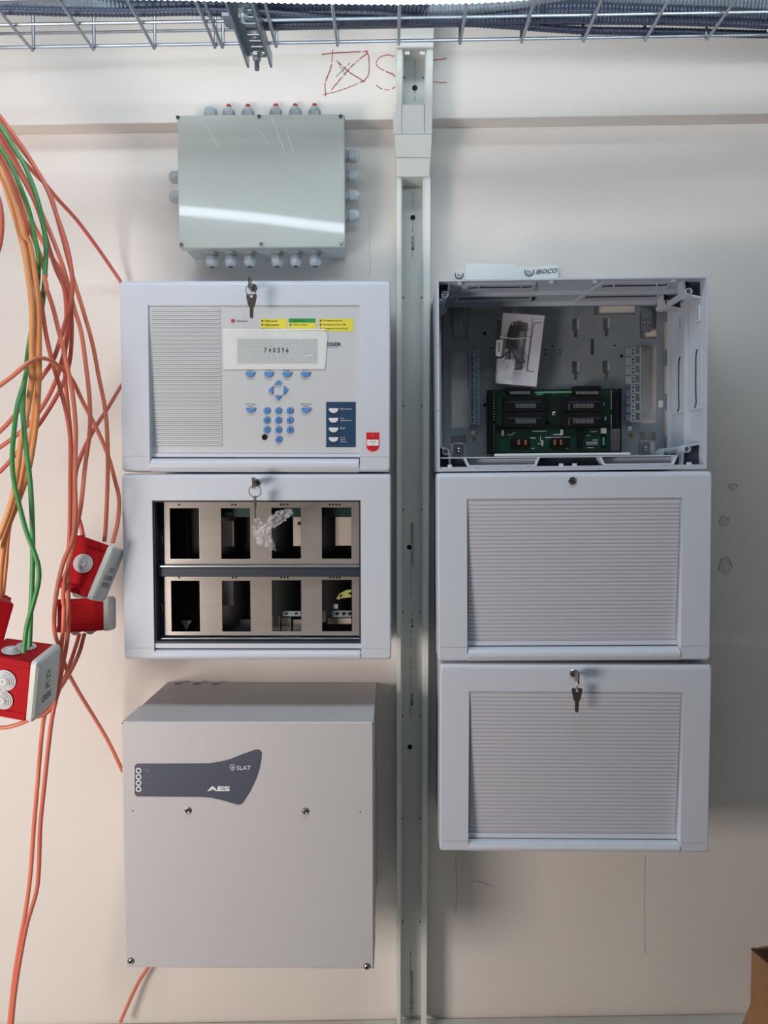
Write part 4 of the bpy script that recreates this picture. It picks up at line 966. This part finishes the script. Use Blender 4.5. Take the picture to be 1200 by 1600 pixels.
cable([(-40, 150), (0, 197), (20, 228), (37, 256), (52, 292), (62, 325), (68, 355), (72, 385), (71, 415), (69, 445), (66, 478), (58, 520), (48, 558), (39, 592), (36, 625), (36, 651), (41, 702), (47, 753), (50, 805), (51, 845), (51, 880), (50, 916), (48, 958), (46, 1010)], [.255]*6+[.25]*4+[.235, .225, .235, .28, .31, .32, .33, .33, .33, .33, .33, .33, .33, .33], GRN[1], 'straighter green cable entering the top of the lower left red box', name='green_cable', r=.0037)
cable([(-40, 180), (0, 231), (17, 258), (35, 300), (47, 335), (56, 379), (60, 405), (60, 435), (56, 475), (48, 522), (42, 560), (40, 588), (28, 630), (23, 664), (19, 715), (22, 753), (31, 792), (41, 830), (51, 856), (60, 884), (60, 911), (51, 947), (42, 978), (37, 1020)], [.27]*4+[.262]*3+[.24, .23, .235, .25, .30, .33, .34, .345, .345, .345, .345, .345, .345, .345, .345, .345, .345], GRN[0], 'more bowed green cable crossing in front into the lower left red box', name='green_cable', r=.0034)
cable([(-40, 225), (0, 274), (17, 318), (35, 379), (43, 423), (50, 484), (49, 548), (47, 600), (41, 651), (33, 690), (28, 728), (19, 779), (5, 822), (-12, 860)], (.29, .30), YEL[0], 'leftmost amber cable swinging off the left edge', name='amber_cable', r=.0044)
cable([(-40, 205), (0, 262), (20, 310), (42, 375), (52, 425), (58, 470), (60, 520), (60, 570), (58, 638), (53, 685), (44, 735), (28, 784), (10, 830), (3, 873), (-2, 935)], (.30, .28), YEL[1], 'thick amber cable hanging nearest the green pair, ending at left edge red box', name='amber_cable', r=.0044)
cable([(-40, 215), (0, 268), (20, 318), (38, 380), (46, 430), (50, 480), (54, 540), (56, 600), (50, 665), (40, 712), (30, 760), (19, 800), (12, 838), (9, 880), (4, 930)], (.275, .262), YEL[1], 'amber cable partly hidden behind the two other amber ones', name='amber_cable', r=.0036)
cable([(-40, 190), (0, 240), (22, 290), (37, 340), (46, 390), (54, 430), (64, 471), (72, 523), (82, 566), (95, 610), (105, 651), (110, 689), (110, 753), (109, 830), (107, 862), (106, 905), (107, 955), (105, 1000), (97, 1045), (89, 1086), (82, 1118), (77, 1155), (70, 1220), (63, 1291), (60.5, 1361), (56, 1397), (42, 1445), (31, 1501), (22.5, 1558), (17, 1615)], [.25]*12+[.26]*5+[.25]*13, O[1], 'right one of the two orange cables falling to the bottom left corner')
cable([(-40, 175), (0, 225), (30, 270), (55, 315), (70, 345), (85, 380), (98, 416), (106, 446), (114, 479), (126, 517), (133, 561), (140, 625), (140, 676), (133, 728), (126, 792), (118, 830), (113, 860), (107, 900), (101, 945), (98, 990), (92, 1040), (80, 1085), (70, 1117), (65, 1150), (59, 1220), (53, 1291), (48, 1361), (41, 1417), (31, 1473), (22, 1530), (13, 1615)], [.235]*14+[.265]*4+[.24]*3+[.21]*3+[.24]*7, O[0], 'left one of the two orange cables falling to the bottom left corner')
cable([(-40, 140), (0, 190), (52, 258), (78, 303), (92, 350), (104, 395), (115, 437), (128, 479), (144, 535), (154, 587), (164, 638), (168, 689), (168, 753), (165, 825), (163, 846)], (.212, .203), O[3], 'long orange cable bowing right into the top of the upper red box')
cable([(193, 598), (185, 610), (167, 640), (144, 676), (123, 722), (117, 753), (118, 792), (126, 820), (131, 844)], [.02, .05, .11, .17, .2, .215, .215, .215, .215], O[2], 'orange cable coming from behind the keypad cabinet down to the upper red box')
cable([(-40, 630), (0, 602), (33, 579), (61, 562), (82, 564), (97, 576), (113, 594), (128, 625), (149, 666), (167, 707), (179, 748), (186, 779), (184, 815), (176, 848)], [.33, .32, .31, .29, .27, .25, .22, .2, .195, .19, .19, .19, .2, .215], O[3], 'orange cable arching from the left edge across the bundle to the upper red box')
cable([(-40, 200), (0, 250), (30, 318), (50, 372), (64, 420), (79, 466), (90, 510), (103, 564), (113, 612), (118, 664), (118, 702), (117, 753), (118, 800), (113, 845), (100, 875), (90, 916), (85, 958), (86, 990), (94, 1015), (106, 1050), (127, 1088), (149, 1124), (170, 1160), (192, 1206)], [.26]*11+[.275, .28, .285, .29, .29, .29, .27, .22, .18, .12, .08, .045, .018], O[0], 'orange cable looping beside the red boxes then running behind the grey power supply box')
cable([(-40, 160), (0, 208), (30, 262), (60, 330), (76, 385), (88, 422), (100, 450), (105, 487), (105, 528), (97, 563), (85, 600), (66, 636), (40, 668), (0, 699), (-30, 715)], (.226, .219), O[1], 'orange cable curling back to the left edge, middle of the three')
cable([(-40, 170), (0, 218), (34, 270), (66, 335), (85, 380), (101, 425), (110, 471), (112, 523), (108, 569), (95, 607), (66, 656), (44, 684), (26, 708), (0, 737), (-30, 760)], (.196, .184), O[2], 'orange cable curling back to the left edge, lowest of the three')
cable([(-40, 195), (0, 245), (28, 300), (52, 350), (76, 395), (95, 425), (103, 471), (103, 523), (101, 574), (105, 625), (110, 676), (114, 753), (116, 800), (117, 840), (114, 880), (108, 918), (105, 945)], [.20]*10+[.2, .2, .2, .2, .195, .19, .18], O[0], 'orange cable hanging at the rear of the bundle behind the upper red box')
cable([(132, 990), (123, 1022), (106, 1056), (89, 1081), (68, 1111), (42, 1126), (21, 1134), (0, 1137), (-40, 1132)], [.15, .17, .2, .24, .26, .27, .27, .27, .27], O[3], 'orange cable curving from the rear red box under the lower left box')
cable([(124, 990), (114, 1022), (103, 1056), (92, 1085), (80, 1108), (62, 1118), (40, 1115)], [.15, .16, .18, .2, .21, .21, .2], O[1], 'short orange cable dropping from the rear red box behind the lower left one')
cable([(-30, 270), (-6, 300), (3, 345), (-4, 395), (-30, 430)], .32, O[2], 'orange cable just touching the left edge above the amber ones')
cable([(236, 1500), (230, 1514), (218, 1532), (205, 1558), (188, 1597)], [.012, .016, .02, .024, .03], O[0], 'short orange cable emerging below the grey power supply box')
# ================================================================== RED JUNCTION BOXES
def redbox(label, px, py, d, u, n_, size, grom, writing=None, wbox=None, lidth=.011):
    """u: image 'up' edge direction; n_: lid normal. local x=lid normal, z=up, y = away from camera"""
    X = Vector(n_).normalized(); Z = (Vector(u)-X*Vector(u).dot(X)).normalized(); Y = Z.cross(X)
    c = W(px, py, d); sx, sy, sz = size
    m = Matrix((X, Y, Z)).transposed().to_4x4(); o = empty('red_junction_box', c); o.rotation_euler = m.to_euler(); tag(o, label, 'junction box')
    hx, hy, hz = sx/2, sy/2, sz/2
    g = G(); g.loops([[(-hx, y, z) for y, z in ((-hy+.003, -hz+.003), (hy-.003, -hz+.003), (hy-.003, hz-.003), (-hy+.003, hz-.003))], [(hx, y, z) for y, z in ((-hy, -hz), (hy, -hz), (hy, hz), (-hy, hz))]], True, True)
    for zz in (-hz, hz):
        s_ = 1 if zz > 0 else -1
        g.box(-hx, hx, -hy-.0022, -hy+.004, min(zz, zz-s_*.012), max(zz, zz-s_*.012))
    g.build('body', 'redp', o, bevel=.0025)
    g = G(); g.lathe((-hx, -hy+.006, hz-.006), (-1, 0, 0), [(.005, -.004), (.005, .003)], 12); g.build('fixing_ear', 'redp', o)
    g = G(); e = .0015
    def lp(x, i): return [(x, y, z) for (a, y, z) in [(0, p[0], p[2]) for p in rrect(-hy-e+i, hy+e-i, -hz-e+i, hz+e-i, .007, 0)]]
    g.loops([lp(hx, 0), lp(hx+lidth*.7, 0), lp(hx+lidth, .003)], True, True); ld = g.build('lid', 'lid', o, smooth=True, ang=40)
    for face, a, b, r in grom:
        prof = [(r, 0), (r, .0012)]; k = r
        for i in range(5): prof += [(k*.99, .0012+i*.001), (k*.88, .0014+i*.001), (k*.86, .0002+i*.001), (k*.82, .0002+i*.001), (k*.81, .0022+i*.001)]; k *= .80
        prof += [(k*.5, .0064), (.0004, .004)]
        g = G()
        if face == 'front': g.lathe((a, -hy, b), (0, -1, 0), prof, 28)
        elif face == 'top': g.lathe((a, b, hz), (0, 0, 1), prof, 28)
        else: g.lathe((a, b, -hz), (0, 0, -1), prof, 28)
        g.build('grommet', 'grom', o, smooth=True, ang=20)
    if writing:
        v, f = textmesh(writing, *wbox, 0, align='CENTER'); g = G(); g.add([(hx+lidth+.0003, x, z) for x, y, z in v], f); g.build('handwriting', 'ink', ld)
    for yy in (-hy+.007, hy-.007):
        g = G(); g.lathe((hx+lidth-.0005, yy, hz-.008), (1, 0, 0), [(.0022, 0), (.0022, .0008)], 10); g.build('lid_pin', 'grom', ld)
    return o
redbox('red junction box with tilted grey lid, upper one right beside the window cabinet', 139, 887, .205, (.34, .22, .94), (.94, .0, -.33), (.052, .062, .090),
       [('front', -.001, .004, .0155), ('bottom', .002, -.012, .014), ('bottom', .002, .014, .013)], 'OUT\nSLOBON\nINTERN', (-.022, .016, -.022, .012))
redbox('red junction box partly hidden below and behind the tilted one', 131, 960, .15, (.02, .15, 1), (.98, .18, .02), (.076, .055, .056),
       [('bottom', -.012, -.012, .011), ('bottom', .012, -.008, .012)])
redbox('red junction box with two front grommets and two green cables entering its top', 26, 1058, .30, (.20, -.16, .97), (.985, .0, -.18), (.076, .075, .096),
       [('front', .001, .012, .0165), ('front', .0, -.020, .0155), ('top', -.004, -.012, .0155), ('top', .006, .010, .0145)], 'JCSL\nVAC\nGENERAL', (-.016, .016, -.028, .022))
redbox('red junction box cut off by the left edge of the picture', -18, 968, .27, (.1, 0, 1), (-.75, -.55, .25), (.05, .06, .075), [('front', 0, 0, .014)])
# ================================================================== CABLE TRAY
TY, TZ = -.177, 1.5+.72        # back-bottom corner line of the basket
def trod(z, y, r): return [(-1.45, y, z+sl*(-1.45)), (1.45, y, z+sl*1.45)], r
bt = empty('cable_tray', (0, TY, TZ)); tag(bt, 'galvanised wire mesh cable tray running across the top of the wall', 'cable tray')
def tp(g, nm, m): x = g.build(nm, m, None, smooth=True); x.parent = bt; x.matrix_parent_inverse = Matrix.Translation((0, -TY, -TZ)); return x
ups = W(78, 82, .177)
z0t = lambda x: ups.z+sl*(x-ups.x)
for k in range(6):
    y = -.177-.062*k-.004
    g = G(); g.tube([(-1.5, y, z0t(-1.5)+.007), (1.5, y, z0t(1.5)+.007)], .0026, 8, smooth=False); tp(g, 'tray_rod', 'wire')
for k, dz in enumerate((.033, .068)):
    for y in (-.177+.003, -.177-.062*5-.011):
        g = G(); g.tube([(-1.5, y, z0t(-1.5)+dz), (1.5, y, z0t(1.5)+dz)], .0024, 8, smooth=False); tp(g, 'tray_rod', 'wire')
x = ups.x-.4275
while x < 1.4:
    zz = z0t(x); yb = -.177; yf = -.177-.318
    for dx in ((0,) if abs(x-(W(357, 80, .177).x)) > .045 else (-.0, .012)):
        g = G(); g.tube([(x+dx, yb, zz+.095), (x+dx, yb, zz+.006), (x+dx, yb-.004, zz+.0015), (x+dx, yf+.004, zz+.0015), (x+dx, yf, zz+.006), (x+dx, yf, zz+.095)], .0027, 8, smooth=False); tp(g, 'cross_wire', 'wire')
    x += .1002
# slotted strut carrying the tray
ga = W(406, 106, .155); sw = .021; xs_ = ga.x
st = empty('strut_channel', (xs_, -.155, ga.z)); tag(st, 'slotted steel strut channel with bolt, sticking out under the cable tray', 'bracket')
def tq(g, nm, m, par=None, sm=False):
    x = g.build(nm, m, None, smooth=sm); x.parent = st; x.matrix_parent_inverse = Matrix.Translation((-xs_, .155, -ga.z)); return x
zs_ = z0t(xs_)-.026; zs_ = ga.z
ya, yb2 = -.62, -.155
g = G(); g.box(xs_-sw, xs_-sw+.0035, ya, yb2, zs_, zs_+.021); tq(g, 'side_flange', 'zincd')
g = G(); g.box(xs_+sw-.0035, xs_+sw, ya, yb2, zs_, zs_+.021); tq(g, 'side_flange', 'zincd')
g = G(); y = ya
g.box(xs_-sw, xs_-sw*.45, ya, yb2, zs_+.019, zs_+.021); g.box(xs_+sw*.45, xs_+sw, ya, yb2, zs_+.019, zs_+.021)
while y < yb2: g.box(xs_-sw*.5, xs_+sw*.5, y, y+.010, zs_+.019, zs_+.021); y += .017
tq(g, 'slotted_web', 'zincd')
g = G(); g.lathe((xs_, -.183, zs_-.018), (0, 0, 1), [(.004, 0), (.004, .032)], 12); tq(g, 'threaded_rod', 'zincd', sm=True)
g = G(); g.lathe((xs_, -.183, zs_-.002), (0, 0, 1), [(.0075, 0), (.0075, .007)], 6); g.lathe((xs_, -.183, zs_+.006), (0, 0, 1), [(.010, 0), (.010, .0015)], 18); tq(g, 'hex_nut', 'zincl')
g = G(); g.lathe((xs_, -.30, zs_-.001), (0, 0, 1), [(.008, 0), (.008, .008)], 6); g.lathe((xs_, -.30, zs_-.009), (0, 0, 1), [(.0035, 0), (.0035, .02)], 12); tq(g, 'hex_nut', 'zincl')
g = G(); cx_ = W(362, 42, .26); g.box(cx_.x-.012, cx_.x+.008, -.275, -.245, z0t(cx_.x)-.004, z0t(cx_.x)+.001); g.lathe((cx_.x, -.26, z0t(cx_.x)-.012), (0, 0, 1), [(.004, 0), (.004, .01)], 10); tq(g, 'tray_clamp', 'zincd')
# corrugated conduits lying in the tray
def cpx(px, py, dz):          # point resting dz above the tray floor
    z = 1.5+.73
    for _ in range(4): p = WH(px, py, z); z = z0t(p.x)+.0105+dz
    return WH(px, py, z)
def conduit(pts, r, m, label, dz=None, per=.0062, amp=.09, name='corrugated_conduit', step=.0016, n=12):
    P = [cpx(x, y, r if dz is None else dz) for x, y in pts]
    a_, b_ = P[0], P[-1]
    P = [a_+(a_-P[1]).normalized()*.5] + P + [b_+(b_-P[-2]).normalized()*.35]
    P[0].y = a_.y; P[0].z = z0t(P[0].x)+(a_.z-z0t(a_.x)); P[-1].y = b_.y; P[-1].z = z0t(P[-1].x)+(b_.z-z0t(b_.x))
    g = G(); g.tube(P, r, n, rf=lambda s: r*(1+amp*sin(2*pi*s/per)), step=step); o = g.build(name, m, smooth=True, ang=70)
    tag(o, label, 'conduit'); return o
conduit([(-60, 6), (150, 9), (300, 14), (450, 18), (600, 18), (700, 15), (800, 5), (900, -12), (1100, -30)], .0095, 'conduitg', 'grey corrugated conduit just under the light tube in the middle of the tray', dz=.0225)
conduit([(-60, 17), (100, 19), (200, 20), (300, 18), (400, 21), (500, 27), (600, 31), (700, 34), (800, 40), (900, 47), (1000, 49), (1100, 51), (1250, 54)], .0058, 'conduit', 'thin dark conduit running the whole tray and nearest its rear edge')
conduit([(560, 2), (700, 22), (800, 20), (900, 17), (1000, 20), (1100, 24), (1250, 30)], .0125, 'conduit', 'thick dark corrugated conduit in the right half of the tray', dz=.0255)
conduit([(850, 31), (930, 32), (1050, 34), (1150, 37), (1250, 40)], .0055, 'conduit', 'thin dark conduit between the thick one and the rear one at the right')
conduit([(850, 2), (950, 5), (1050, 7), (1150, 8), (1250, 10)], .011, 'conduitg', 'grey corrugated conduit at the front of the tray in the right half', dz=.045)
# LED light tube hanging along the tray front
rp = [(-1.35, .46, .64), (-.7, .472, .624), (-.48, .485, .613), (-.3, .50, .600), (-.1, .520, .582), (.03, .522, .579), (.14, .52, .583), (.24, .505, .602), (.5, .48, .64), (.8, .47, .66), (1.3, .46, .67)]
g = G(); rr0 = .0100
g.tube([Vector((x, -d, 1.5+z)) for x, d, z in rp], rr0, 12, rf=lambda s: rr0*(1+.07*sin(2*pi*s/.0078)), step=.0016)
o = g.build('light_tube', 'tube', smooth=True, ang=80); tag(o, 'glowing white ribbed light tube strung along the front of the cable tray', 'light')
